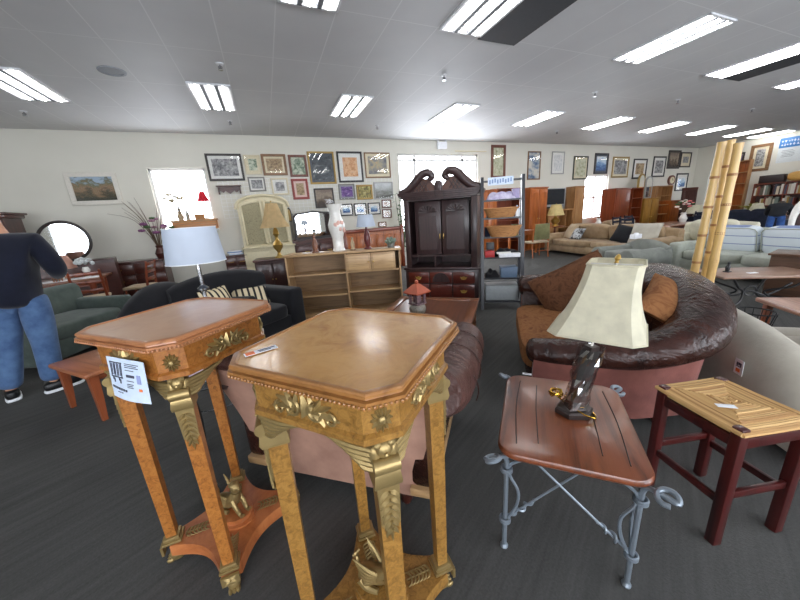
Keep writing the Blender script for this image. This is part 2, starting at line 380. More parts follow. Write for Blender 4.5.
def carpet_mat():
    m, nt, b = newmat('charcoal_carpet'); v = coords(nt, (1, 1, 1), 'Object', (0, 0, radians(-28)))
    n = noise(nt, v, 90, 3, .7); mp = nt.nodes.new('ShaderNodeMapping'); mp.inputs['Scale'].default_value = (.6, 14, 1); nt.links.new(v, mp.inputs[0])
    n2 = noise(nt, mp.outputs[0], 2, 4, .6); n3 = noise(nt, v, .8, 3)
    mx = nt.nodes.new('ShaderNodeMath'); mx.operation = 'ADD'; nt.links.new(n2.outputs['Fac'], mx.inputs[0]); nt.links.new(n3.outputs['Fac'], mx.inputs[1])
    m2 = nt.nodes.new('ShaderNodeMath'); m2.operation = 'MULTIPLY_ADD'; m2.inputs[1].default_value = .35; nt.links.new(mx.outputs[0], m2.inputs[0])
    m3 = nt.nodes.new('ShaderNodeMath'); m3.operation = 'MULTIPLY'; m3.inputs[1].default_value = .3; nt.links.new(n.outputs['Fac'], m3.inputs[0]); nt.links.new(m3.outputs[0], m2.inputs[2])
    r = ramp(nt, [(.35, S(60, 60, 59)), (.65, S(88, 88, 86))]); nt.links.new(m2.outputs[0], r.inputs['Fac'])
    nt.links.new(r.outputs['Color'], b.inputs['Base Color']); b.inputs['Roughness'].default_value = .92; b.inputs['Specular IOR Level'].default_value = .25
    bump(nt, b, n.outputs['Fac'], .3, .006); return m
WALLM, CEILM, CARP = wall_mat(), ceil_mat(), carpet_mat()

X0, X1, Y0, Y1 = WALL_L, WALL_R, WALL_F, WALL_Y
struct('floor', M().box(((X0+X1)/2, (Y0+Y1)/2, -.05), (X1-X0+.4, Y1-Y0+.4, .1)), CARP)
struct('ceiling', M().box(((X0+X1)/2, (Y0+Y1)/2, CEIL+.05), (X1-X0+.4, Y1-Y0+.4, .1)), CEILM)

def wall_with_holes(name, lo, hi, holes, horiz, pos, sign):
    # holes: (a0, a1, z0, z1) along the wall
    m = M(); t = .2
    def bx(a0, a1, z0, z1):
        if a1-a0 < 1e-4 or z1-z0 < 1e-4: return
        c = ((a0+a1)/2, pos+sign*t/2, (z0+z1)/2); sz = (a1-a0, t, z1-z0)
        if not horiz: c = (c[1], c[0], c[2]); sz = (sz[1], sz[0], sz[2])
        m.box(c, sz)
    a = lo
    for a0, a1, z0, z1 in sorted(holes):
        bx(a, a0, 0, CEIL); bx(a0, a1, 0, z0); bx(a0, a1, z1, CEIL); a = a1
    bx(a, hi, 0, CEIL)
    return struct(name, m, WALLM)

def wpt(x, y): return on_y(x, y, WALL_Y)
W1 = (wpt(152, 190).x, wpt(209, 190).x, 1.46, wpt(180, 168).z)
W2 = (wpt(399, 180).x, wpt(478, 175).x, .9, wpt(440, 154).z)
W3 = (wpt(584, 195).x, wpt(607, 195).x, .85, wpt(597, 175).z)
wall_with_holes('wall_back', X0-.2, X1+.2, [W1, W2, W3], True, Y1, 1)
W4 = (on_x(713, 190, X1).y, on_x(706, 190, X1).y, .9, on_x(712, 174, X1).z)
wall_with_holes('wall_right', Y0, Y1, [W4], False, X1, 1)
struct('wall_left', M().box((X0-.1, (Y0+Y1)/2, CEIL/2), (.2, Y1-Y0, CEIL)), WALLM)
SF = [(-7.2, -4.2, .5, 2.9), (-3.6, -.4, .5, 2.9), (.2, 3.4, .5, 2.9), (4.0, 7.2, .5, 2.9), (7.8, 11, .5, 2.9), (11.6, 14.8, .5, 2.9)]
wall_with_holes('wall_front', X0-.2, X1+.2, SF, True, Y0, -1)

FRM = plain('white_window_frame', S(214, 214, 212), .5)
def window(name, h, pos, horiz, sign, mull=(), bar=None):
    a0, a1, z0, z1 = h
    def bx(m, c, sz): m.box(c if horiz else (c[1], c[0], c[2]), sz if horiz else (sz[1], sz[0], sz[2]))
    y = pos+sign*.1; t = .05
    m = M()
    bx(m, ((a0+a1)/2, y, z0+t/2), (a1-a0, .08, t)); bx(m, ((a0+a1)/2, y, z1-t/2), (a1-a0, .08, t))
    bx(m, (a0+t/2, y, (z0+z1)/2), (t, .08, z1-z0)); bx(m, (a1-t/2, y, (z0+z1)/2), (t, .08, z1-z0))
    for q in mull: bx(m, (a0+(a1-a0)*q, y, (z0+z1)/2), (.07, .07, z1-z0-2*t))
    if bar: bx(m, ((a0+a1)/2, y, z0+(z1-z0)*bar), (a1-a0-2*t, .07, .06))
    w = struct(name, m, FRM)
    g = M(); bx(g, ((a0+a1)/2, y, (z0+z1)/2), (a1-a0-2*t, .012, z1-z0-2*t))
    o = obj('pane', g, K['glass'], w, 0)
    return w
window('window_1', W1, Y1, True, 1); window('window_2', W2, Y1, True, 1, (.2, .8), .93); window('window_3', W3, Y1, True, 1, (.5,), .5); window('window_4', W4, X1, False, 1)
for i, h in enumerate(SF): window('window_%d' % (i+5), h, Y0, True, -1, (.5,))

# baseboards
bb = plain('grey_baseboard', S(96, 92, 88), .6)
struct('baseboard_back', M().box(((X0+X1)/2, Y1-.01, .05), (X1-X0, .02, .1)), bb)
struct('baseboard_right', M().box((X1-.01, (Y0+Y1)/2, .05), (.02, Y1-Y0-.05, .1)), bb)

# daylight
w = bpy.data.worlds.new('daylight'); bpy.context.scene.world = w; w.use_nodes = True
bg = w.node_tree.nodes['Background']; bg.inputs[0].default_value = (.98, .985, 1, 1); bg.inputs[1].default_value = 10
def portal(h, pos, horiz, ang):
    a0, a1, z0, z1 = h; l = bpy.data.lights.new('window_portal', 'AREA'); l.shape = 'RECTANGLE'
    l.size = a1-a0; l.size_y = z1-z0; l.cycles.is_portal = True
    o = bpy.data.objects.new('window_portal', l); COL.objects.link(o)
    c = ((a0+a1)/2, pos, (z0+z1)/2); o.location = c if horiz else (c[1], c[0], c[2])
    o.rotation_euler = (radians(90), 0, ang)   # -Z of lamp turned to the room
for h in (W1, W2, W3): portal(h, Y1+.02, True, pi)
portal(W4, X1+.02, False, radians(90))
for h in SF: portal(h, Y0-.02, True, 0)

# ------------------------------------------------------------------ ceiling fittings
TUBE = emis('lit_fluorescent_tube', (1, .985, .96, 1), 27)
DIFF = plain('white_enamel_tray', S(226, 228, 232), .35)
def troffer(x, y, label, pattern=0, first=[None]):
    loc = (x, y, CEIL)
    if first[0] is None:
        t = thing('ceiling_light', label, 'ceiling light', loc, 0, 'recessed fluorescent ceiling lights')
        f = M()
        for s in (-1, 1):
            f.box((s*.29, 0, -.006), (.03, 1.22, .03)); f.box((0, s*.595, -.006), (.61, .03, .03))
        obj('frame', f, DIFF, t, 0)
        obj('reflector', M().box((0, 0, -.0015), (.57, 1.18, .004)), DIFF, t, 0)
        for k in (-.19, 0, .19): obj('fluorescent_tube', M().cyl((k, -.56, -.018), (k, .56, -.018), .017, n=8), TUBE, t)
        l = M()
        for k in (-.1, .1): l.box((k, 0, -.016), (.05, 1.16, .03))
        obj('louver', l, plain('grey_louver', S(120, 124, 130), .5), t, 0)
        first[0] = t; return t
    return dup(first[0], loc, 0, label)
ROW2 = [(-3.22, 'far left ceiling light above the man, half cut by the photo edge'), (-.77, 'ceiling light above the painting side, in front of the left window'), (1.62, 'ceiling light in front of the wall of framed pictures'),
        (4.0, 'ceiling light just in front of the big bright window and armoire'), (6.5, 'ceiling light right of the armoire window, in front of the tall red-framed picture'), (9.1, 'ceiling light in the back row above the yellow lamp and television'),
        (11.7, 'ceiling light in the back row above the narrow right window'), (14.35, 'ceiling light in the back row above the rust-red cabinet'), (16.8, 'ceiling light in the back row near the far right room corner'), (18.55, 'last ceiling light of the back row, against the right wall')]
for x, l in ROW2: troffer(x+.3, 6.8, l)
ROW1 = [(.47, 'small cut-off ceiling light at the top edge left of centre'), (2.32, 'large ceiling light at the top centre beside a dark ceiling tile'), (5.42, 'long ceiling light at the upper right, alone on plain tiles'),
        (7.92, 'long ceiling light at right beside the second dark tile'), (10.5, 'cut-off ceiling light at the right edge of the photo')]
for x, l in ROW1: troffer(x+.3, 3.32, l)
DARKT = plain('dark_ceiling_panel', S(66, 68, 72), .7)
for x, y, l in ((3.23, 3.45, 'dark grey open ceiling tile beside the large top centre light'), (8.85, 3.32, 'dark grey ceiling tile beside the long right-hand light')):
    tag(obj('ceiling_tile', M().box((0, 0, -.004), (.6, 1.1 if x < 5 else 1.2, .012)), DARKT, smooth=0, loc=(x, y, CEIL)), l, 'ceiling tile')
SPR = [((220, 66), 'sprinkler head between the left window light and the top edge'), ((444, 77), 'sprinkler head above the armoire in the ceiling middle'), ((230, 122), 'sprinkler head near the back wall above the picture grid'), ((24, 113), 'sprinkler head at far left under the cut ceiling light'),
       ((595, 94), 'sprinkler head right of centre between two light rows'), ((678, 101), 'sprinkler head above the bamboo poles between light rows'), ((377, 127), 'sprinkler head near the back wall left of the big window'), ((557, 132), 'sprinkler head near the back wall above the silver framed print'), ((752, 110), 'sprinkler head far right between ceiling light rows')]
sp0 = None
for (px, py), l in SPR:
    p = on_z(px, py, CEIL-.03)
    if sp0 is None:
        sp0 = thing('ceiling_sprinkler', l, 'sprinkler', (p.x, p.y, CEIL), 0, 'ceiling sprinklers')
        obj('escutcheon', M().lathe([(.001, 0), (.05, 0), (.045, -.012), (.02, -.016), (.001, -.016)], n=14), DIFF, sp0)
        obj('sprinkler_head', M().cyl((0, 0, -.01), (0, 0, -.07), .012).lathe([(.001, -.07), (.03, -.072), (.03, -.08), (.001, -.08)]).tube([(-.012, 0, -.03), (-.024, 0, -.05), (0, 0, -.072)], .005, 6).tube([(.012, 0, -.03), (.024, 0, -.05), (0, 0, -.072)], .005, 6), K['chrome'], sp0)
    else: dup(sp0, (p.x, p.y, CEIL), 0, l)
# round patched tile mark at the left
p = on_z(112, 71, CEIL)
tag(obj('ceiling_vent', M().lathe([(.001, 0), (.16, 0), (.155, -.012), (.12, -.016), (.12, -.006), (.001, -.006)], n=24), plain('grey_vent', S(150, 154, 160), .6), loc=(p.x, p.y, CEIL)), 'round flat ceiling vent at upper left', 'vent')
# emergency light above the big window
p = wpt(441, 146)
t = thing('emergency_light', 'white two-headed emergency light on the wall above the big window', 'emergency light', (p.x, WALL_Y, p.z))
obj('housing', M().box((0, -.06, 0), (.32, .12, .2), .02), K['white'], t)
for s in (-1, 1): obj('lamp_head', M().cyl((s*.14, -.06, .1), (s*.14, -.06, .16), .02).lathe([(.001, 0), (.04, 0), (.06, .07), (.05, .08), (.001, .08)], (s*.14, -.06, .14)), K['white'], t)
# wall conduit right of the emergency light
a, b = wpt(448, 151), wpt(486, 152)
tag(obj('wall_conduit', M().cyl((a.x+.25, WALL_Y-.02, a.z), (b.x, WALL_Y-.02, a.z), .015), K['creampaint']), 'thin cream conduit along the wall above the big window', 'conduit')
# ------------------------------------------------------------------ pictures on the walls
FR = {'dark': plain('dark_frame', S(44, 38, 36), .4), 'black': plain('black_frame', S(28, 26, 28), .4), 'wood': wood('brown_frame', S(122, 88, 56), S(86, 58, 34), 'x', .4), 'red': plain('red_frame', S(136, 52, 44), .45),
      'redbrown': wood('red_brown_frame', S(104, 56, 40), S(70, 34, 26), 'z', .4), 'gold': plain('antique_gold_frame', S(150, 124, 68), .4, .4), 'silver': plain('silver_frame', S(158, 158, 156), .4, .3), 'cream': plain('cream_frame', S(206, 196, 168), .5),
      'grey': plain('grey_frame', S(122, 120, 116), .5), 'green': plain('dark_green_frame', S(52, 56, 46), .45), 'white': plain('off_white_frame', S(214, 210, 200), .5)}
MATS = {'white': plain('white_mat_board', S(224, 224, 220), .8), 'cream': plain('cream_mat_board', S(214, 204, 176), .8), 'red': plain('red_mat_board', S(140, 60, 58), .8), 'grey': plain('grey_mat_board', S(150, 152, 156), .8), 'pink': plain('pale_pink_mat_board', S(216, 190, 182), .8), 'blue': plain('slate_mat_board', S(78, 84, 94), .8)}
c = S
ARTS = {
 'land': ([c(40, 42, 26), c(78, 68, 42), c(140, 110, 80), c(96, 98, 66), c(160, 180, 200)], 6, (1, 1, 1.6)),
 'grey': ([c(50, 50, 56), c(104, 104, 108), c(160, 160, 160), c(206, 206, 204)], 9, (1, 1, 1)),
 'sepia': ([c(84, 64, 44), c(130, 106, 76), c(176, 152, 116), c(200, 182, 150)], 10, (1, 1, 1)),
 'green': ([c(48, 72, 56), c(96, 118, 96), c(188, 196, 176), c(214, 212, 196)], 8, (1, 1, 1)),
 'floral': ([c(28, 30, 36), c(48, 54, 60), c(76, 84, 90), c(220, 220, 214)], 9, (1, 1, 1)),
 'trees': ([c(58, 46, 38), c(92, 74, 60), c(150, 136, 120), c(120, 104, 92)], 8, (1, 1, .7)),
 'orange': ([c(110, 70, 50), c(196, 138, 90), c(220, 180, 140), c(160, 130, 120)], 9, (1, 1, 1)),
 'purple': ([c(48, 28, 80), c(86, 54, 126), c(120, 84, 150), c(200, 190, 214)], 6, (1, 1, 2)),
 'flowers': ([c(44, 44, 24), c(96, 88, 40), c(176, 164, 96), c(226, 220, 180)], 9, (1, 1, 1)),
 'eleph': ([c(70, 72, 78), c(120, 120, 124), c(170, 160, 130), c(190, 140, 100)], 7, (1, 1, 1)),
 'mist': ([c(96, 96, 92), c(140, 142, 138), c(182, 186, 186), c(208, 212, 214)], 5, (1, 1, 2.2)),
 'blue': ([c(52, 86, 140), c(96, 138, 186), c(176, 202, 222), c(226, 230, 232)], 6, (1, 1, 2)),
 'wave': ([c(40, 62, 96), c(96, 120, 150), c(196, 196, 190), c(214, 204, 186)], 3.5, (1, 1, 1.4)),
 'pale': ([c(170, 172, 174), c(200, 202, 202), c(220, 220, 218), c(150, 160, 170)], 5, (1, 1, 1)),
 'bot': ([c(96, 104, 70), c(170, 172, 140), c(200, 200, 176), c(210, 208, 190)], 9, (1, 1, 1)),
 'pinkish': ([c(170, 150, 140), c(206, 190, 180), c(220, 210, 204)], 8, (1, 1, 1)),
}
def picture(name, loc, w, h, frame, mat, a, fw, mw, label, cat='picture', rz=0, tilt=0, group='framed pictures on the walls', seed=0, glassy=True):
    # origin on the wall face, picture looks towards local -y
    t = thing(name, label, cat, loc, rz, group)
    x, z = w/2, h/2; d = .035
    f = M()
    for (x0, x1, z0, z1) in ((-x, x, z-fw, z), (-x, x, -z, -z+fw), (-x, -x+fw, -z+fw, z-fw), (x-fw, x, -z+fw, z-fw)):
        f.box(((x0+x1)/2, -d/2, (z0+z1)/2), (x1-x0, d, z1-z0), .006, 1)
    obj('frame', f, FR[frame], t, 30)
    if mat: obj('mat_board', M().box((0, -.008, 0), (w-2*fw+.004, .012, h-2*fw+.004)), MATS[mat], t, 0)
    cs, sc, st = ARTS[a]; mw *= .62; iw, ih = w-2*fw-2*mw, h-2*fw-2*mw
    obj('print', M().box((0, -.0165 if mat else -.01, 0), (iw+.002, .006, ih+.002)), art(cs, sc/max(.3, min(iw, ih))*.5, st, seed, a in ('land', 'mist', 'blue', 'trees')), t, 0)
    if glassy: obj('picture_glass', M().box((0, -.0255, 0), (w-2*fw+.004, .003, h-2*fw+.004)), K['pic_glass'], t, 0)
    return t
def wall_pic(x0, x1, y0, y1, frame, mat, a, fw, mw, label, seed, name='framed_picture', **k):
    xm, ym = (x0+x1)/2, (y0+y1)/2
    A, B = wpt(x0, ym), wpt(x1, ym); C, D = wpt(xm, y0), wpt(xm, y1)
    return picture(name, ((A.x+B.x)/2, WALL_Y-.001, (C.z+D.z)/2), B.x-A.x, C.z-D.z, frame, mat, a, fw, mw, label, seed=seed, **k)
PICS = [
 (68, 120, 172.5, 205, 'white', None, 'land', .09, 0, 'landscape painting in a wide off-white frame, alone at left'),
 (207, 243, 153.8, 181, 'dark', 'white', 'grey', .05, .11, 'large dark-framed grey horse print, top left of the picture grid'),
 (244.5, 261, 155, 174.5, 'cream', 'cream', 'green', .035, .1, 'narrow cream-framed picture of a small green subject beside the horse print'),
 (262, 286.5, 154.2, 175.5, 'wood', 'cream', 'sepia', .06, .08, 'sepia print in a brown wooden frame, top row of picture grid'),
 (248.5, 265.5, 177, 191.5, 'grey', 'white', 'grey', .035, .06, 'small grey-framed print under the cream-framed green picture'),
 (271.5, 288.5, 178, 195, 'cream', 'white', 'grey', .04, .1, 'cream-framed small dark print with wide mat under the sepia print'),
 (289, 307, 155, 177, 'redbrown', None, 'green', .06, 0, 'red-brown framed green picture left of the big gold frame'),
 (292, 308.5, 178.8, 199.5, 'red', 'pink', 'sepia', .06, .09, 'red-framed picture with pale mat, lower row of grid'),
 (308.5, 335, 151.6, 184.2, 'gold', 'blue', 'floral', .05, .09, 'large gold-framed dark picture of white flowers'),
 (314.5, 334, 188.2, 208, 'dark', None, 'trees', .04, 0, 'dark-framed brown picture of trees above the dresser mirror'),
 (337.5, 362.5, 151.6, 182.4, 'black', 'white', 'orange', .05, .17, 'black-framed orange print with wide white mat'),
 (338.7, 354.8, 184, 199.5, 'grey', 'grey', 'purple', .03, .07, 'grey-framed picture with a bright purple centre'),
 (356.5, 372.3, 184.8, 199.6, 'gold', None, 'flowers', .05, 0, 'small antique gold frame with yellow-green flowers'),
 (364.5, 390, 152.6, 178, 'wood', 'cream', 'eleph', .035, .12, 'wooden framed grey animal print on cream mat, right end of top row'),
 (373.8, 392.8, 182, 199, 'silver', None, 'mist', .035, 0, 'silver-framed misty grey landscape below the grey animal print'),
 (339.8, 352.6, 203.8, 215.8, 'black', 'white', 'blue', .03, .09, 'leftmost of three small black-framed blue seascapes'),
 (354, 366.4, 203.2, 215.4, 'black', 'white', 'blue', .03, .09, 'middle one of three small black-framed blue seascapes'),
 (367.8, 380, 202.6, 214.6, 'black', 'white', 'blue', .03, .09, 'rightmost of three small black-framed blue seascapes'),
 (381.6, 391, 199.7, 207.8, 'redbrown', 'white', 'pinkish', .03, .06, 'upper of two tiny brown-framed prints right of the seascapes'),
 (382.2, 391.4, 209.2, 218, 'redbrown', 'white', 'pinkish', .03, .06, 'lower of two tiny brown-framed prints right of the seascapes'),
 (378, 386.2, 221.8, 227, 'wood', 'white', 'pinkish', .03, .03, 'tiny wide picture just above the orange headboard'),
 (490.8, 505.2, 145, 178.6, 'redbrown', None, 'bot', .09, 0, 'tall red-brown framed picture above the ladder shelf'),
 (527.2, 540, 151.4, 179.8, 'wood', None, 'wave', .04, 0, 'tall wooden framed blue wave picture right of ladder shelf'),
 (551.2, 563.8, 151.6, 174.2, 'silver', 'white', 'pale', .035, .14, 'pale print in a thin silver frame right of the wave picture'),
 (572.8, 587.2, 156.2, 179.6, 'green', 'cream', 'bot', .05, .1, 'dark green framed botanical print above the television'),
 (594, 607.6, 153.2, 174, 'dark', 'blue', 'blue', .05, .12, 'dark-framed blue picture directly above the narrow right window'),
 (611.8, 628, 156.8, 177.6, 'gold', 'cream', 'grey', .05, .14, 'gold-framed grey print right of the narrow window'),
 (632.5, 646, 158.8, 178.8, 'black', 'white', 'sepia', .06, .2, 'black-framed small sepia print above the rust-red cabinet'),
 (652.3, 664.8, 156.4, 177, 'black', 'white', 'grey', .06, .18, 'black-framed print above the two standing mirrors'),
 (667.5, 679.6, 150.3, 168.8, 'dark', None, 'trees', .1, 0, 'dark picture high up near the right corner'),
 (680, 690.4, 152.2, 167.4, 'dark', 'cream', 'grey', .06, .22, 'grey print highest and last before the right corner'),
 (675.3, 686.8, 173.3, 190.8, 'black', 'white', 'blue', .06, .2, 'black-framed blue print below the corner pictures, right of clock'),
]
for i, (x0, x1, y0, y1, f, mt, a, fw, mw, l) in enumerate(PICS): wall_pic(x0, x1, y0, y1, f, mt, a, fw, mw, l, i)
# wire hanging grid behind the pictures
g = M(); A, B = wpt(216, 175), wpt(392, 175); zt, zb = wpt(300, 178).z, wpt(300, 214).z
for i in range(41): x = A.x+(B.x-A.x)*i/40; g.box((x, WALL_Y-.004, (zt+zb)/2), (.006, .006, zt-zb))
for i in range(11): z = zb+(zt-zb)*i/10; g.box(((A.x+B.x)/2, WALL_Y-.009, z), (B.x-A.x, .006, .006))
tag(obj('wire_display_grid', g, K['white'], smooth=0), 'white wire display grid on wall behind the small pictures', 'wire grid')
# small wall shelf with pegs
A, B, z1, z0 = wpt(217, 189), wpt(242, 189), wpt(230, 186).z, wpt(230, 192).z
t = thing('wall_shelf', 'short dark wooden wall shelf with curved brackets under the horse print', 'wall shelf', ((A.x+B.x)/2, WALL_Y-.012, z1)); hw = (B.x-A.x)/2
obj('shelf_board', M().box((0, -.08, -.012), (hw*2, .16, .024), .006), K['mahog'], t)
obj('apron', M().plate([(-hw*.9, -.02), (-hw*.85, -.1), (-hw*.5, -.16), (-.1, -.12), (0, -.19), (.1, -.12), (hw*.5, -.16), (hw*.85, -.1), (hw*.9, -.02)], -.05, -.02), K['mahog'], t)
for s in (-1, 1): obj('bracket', M().plate([(s*hw*.9, -.02), (s*hw*.9, -.2), (s*(hw*.9-.03), -.2), (s*(hw*.9-.03), -.02)], -.12, 0), K['mahog'], t)
# arched dark wall plaque
A, B, z1, z0 = wpt(286.5, 214), wpt(291.5, 214), wpt(288, 207.5).z, wpt(288, 222).z; hw = (B.x-A.x)/2; h = z1-z0
t = thing('arched_wall_plaque', 'small dark arched wall plaque between lamp and dresser mirror', 'wall plaque', ((A.x+B.x)/2, WALL_Y-.012, z0))
ar = [(-hw, 0), (hw, 0), (hw, h*.55)]+[(hw*cos(q), h*.55+h*.45*sin(q)) for q in [.3, .7, 1.1, 1.57, 2.0, 2.45, 2.85]]+[(-hw, h*.55)]
obj('plaque_board', M().plate(ar, -.03, 0), FR['dark'], t); obj('inset', M().plate([(x*.6, .08*h+z*.8) for x, z in ar], -.04, -.02), FR['gold'], t)
# oval wall clock
p = wpt(670.7, 180.3); w_, h_ = (wpt(674, 180).x-wpt(667.3, 180).x), wpt(670, 175.3).z-wpt(670, 185.3).z
t = thing('wall_clock', 'oval wooden wall clock with pale face near the right corner', 'clock', (p.x, WALL_Y, p.z)); E2 = lambda k, n=28: [(w_/2*k*cos(2*pi*i/n), h_/2*k*sin(2*pi*i/n)) for i in range(n)]
obj('case', M().plate(E2(1), -.06, 0), FR['redbrown'], t); obj('dial', M().plate(E2(.66), -.066, -.055), K['creampaint'], t)
hm = M().box((0, -.07, h_*.1), (.02, .004, h_*.22)).box((w_*.08, -.07, 0), (w_*.2, .004, .02)); obj('clock_hands', hm, K['black'], t, 0)

# right wall: framed print, poster, dark picture behind the bamboo
def right_pic(x0, x1, y0, y1, *a, **k):
    xm, ym = (x0+x1)/2, (y0+y1)/2
    A, B = on_x(x0, ym, WALL_R), on_x(x1, ym, WALL_R); C, D = on_x(xm, y0, WALL_R), on_x(xm, y1, WALL_R)
    return picture('framed_picture', (WALL_R-.001, (A.y+B.y)/2, (C.z+D.z)/2), A.y-B.y, C.z-D.z, *a, rz=-pi/2, **k)
right_pic(749.5, 771, 144.5, 171, 'wood', 'cream', 'grey', .11, .14, 'large brown-framed grey print with cream mat on the right wall', seed=50)
right_pic(739, 744, 152.5, 169, 'dark', 'grey', 'purple', .06, .05, 'dark blue picture on the right wall, partly behind the bamboo poles', seed=51)
C, D = on_x(788, 137.5, WALL_R), on_x(788, 162, WALL_R); A, B = on_x(778.5, 150, WALL_R), on_x(803, 150, WALL_R)
t = thing('wall_poster', 'white poster with blue header on the right wall above bookcases', 'poster', (WALL_R-.001, (A.y+B.y)/2, (C.z+D.z)/2), -pi/2); pw, ph = A.y-B.y, C.z-D.z
obj('sheet', M().box((0, -.01, 0), (pw, .02, ph)), plain('poster_grey_white', S(206, 212, 214), .5), t, 0)
obj('blue_header', M().box((0, -.021, ph*.3), (pw, .006, ph*.4)), plain('poster_blue', S(48, 110, 170), .5), t, 0)
s_ = M(); r2 = random.Random(3)
for row, z in enumerate((ph*.36, ph*.22)):
    x = -pw*.42
    while x < pw*.4:
        ww = r2.uniform(.04, .09); hh = ph*.09*r2.uniform(.6, 1); s_.box((x+ww/2, -.026, z), (ww*.35, .004, hh)); s_.box((x+ww/2, -.026, z+hh*.3*r2.choice((-1, 0, 1))), (ww*.9, .004, hh*.25)); x += ww*1.35
obj('lettering', s_, K['white'], t, 0)
s2 = M()
for k in range(5): s2.box((-pw*.1+r2.uniform(-.05, .05), -.022, -ph*(.02+.06*k)), (pw*r2.uniform(.4, .6), .004, ph*.012))
obj('small_print', s2, K['ink'], t, 0)
# ------------------------------------------------------------------ pedestal tables
def octo(s, ch, z): return [(s, s-ch, z)[:3], (s-ch, s, z), (-s+ch, s, z), (-s, s-ch, z), (-s, -s+ch, z), (-s+ch, -s, z), (s-ch, -s, z), (s, -s+ch, z)]
def scroll(m, c, r, turns, dirn, rad, y, start=0.0):
    pts = []; n = int(turns*8)
    for i in range(n+1):
        q = start+dirn*2*pi*i/8; k = r*(1-.8*i/n); pts.append((c[0]+k*cos(q), y, c[1]+k*sin(q)))
    m.tube(pts, [rad*(1-.4*i/n) for i in range(n+1)], 6, 2)
def leaf(m, base, tip, w, y, th):
    b, t = Vector((base[0], 0, base[1])), Vector((tip[0], 0, tip[1])); d = t-b; nrm = Vector((-d.z, 0, d.x)).normalized()
    row = []
    for f, k in ((0, .25), (.3, 1), (.65, .8), (1, .05)):
        p = b+d*f; row.append([tuple(p+nrm*w*k/2+Vector((0, y, 0))), tuple(p+Vector((0, y-th*(1-f*.5), 0))), tuple(p-nrm*w*k/2+Vector((0, y, 0))), tuple(p+Vector((0, y+.002, 0)))])
    m.loft(row)
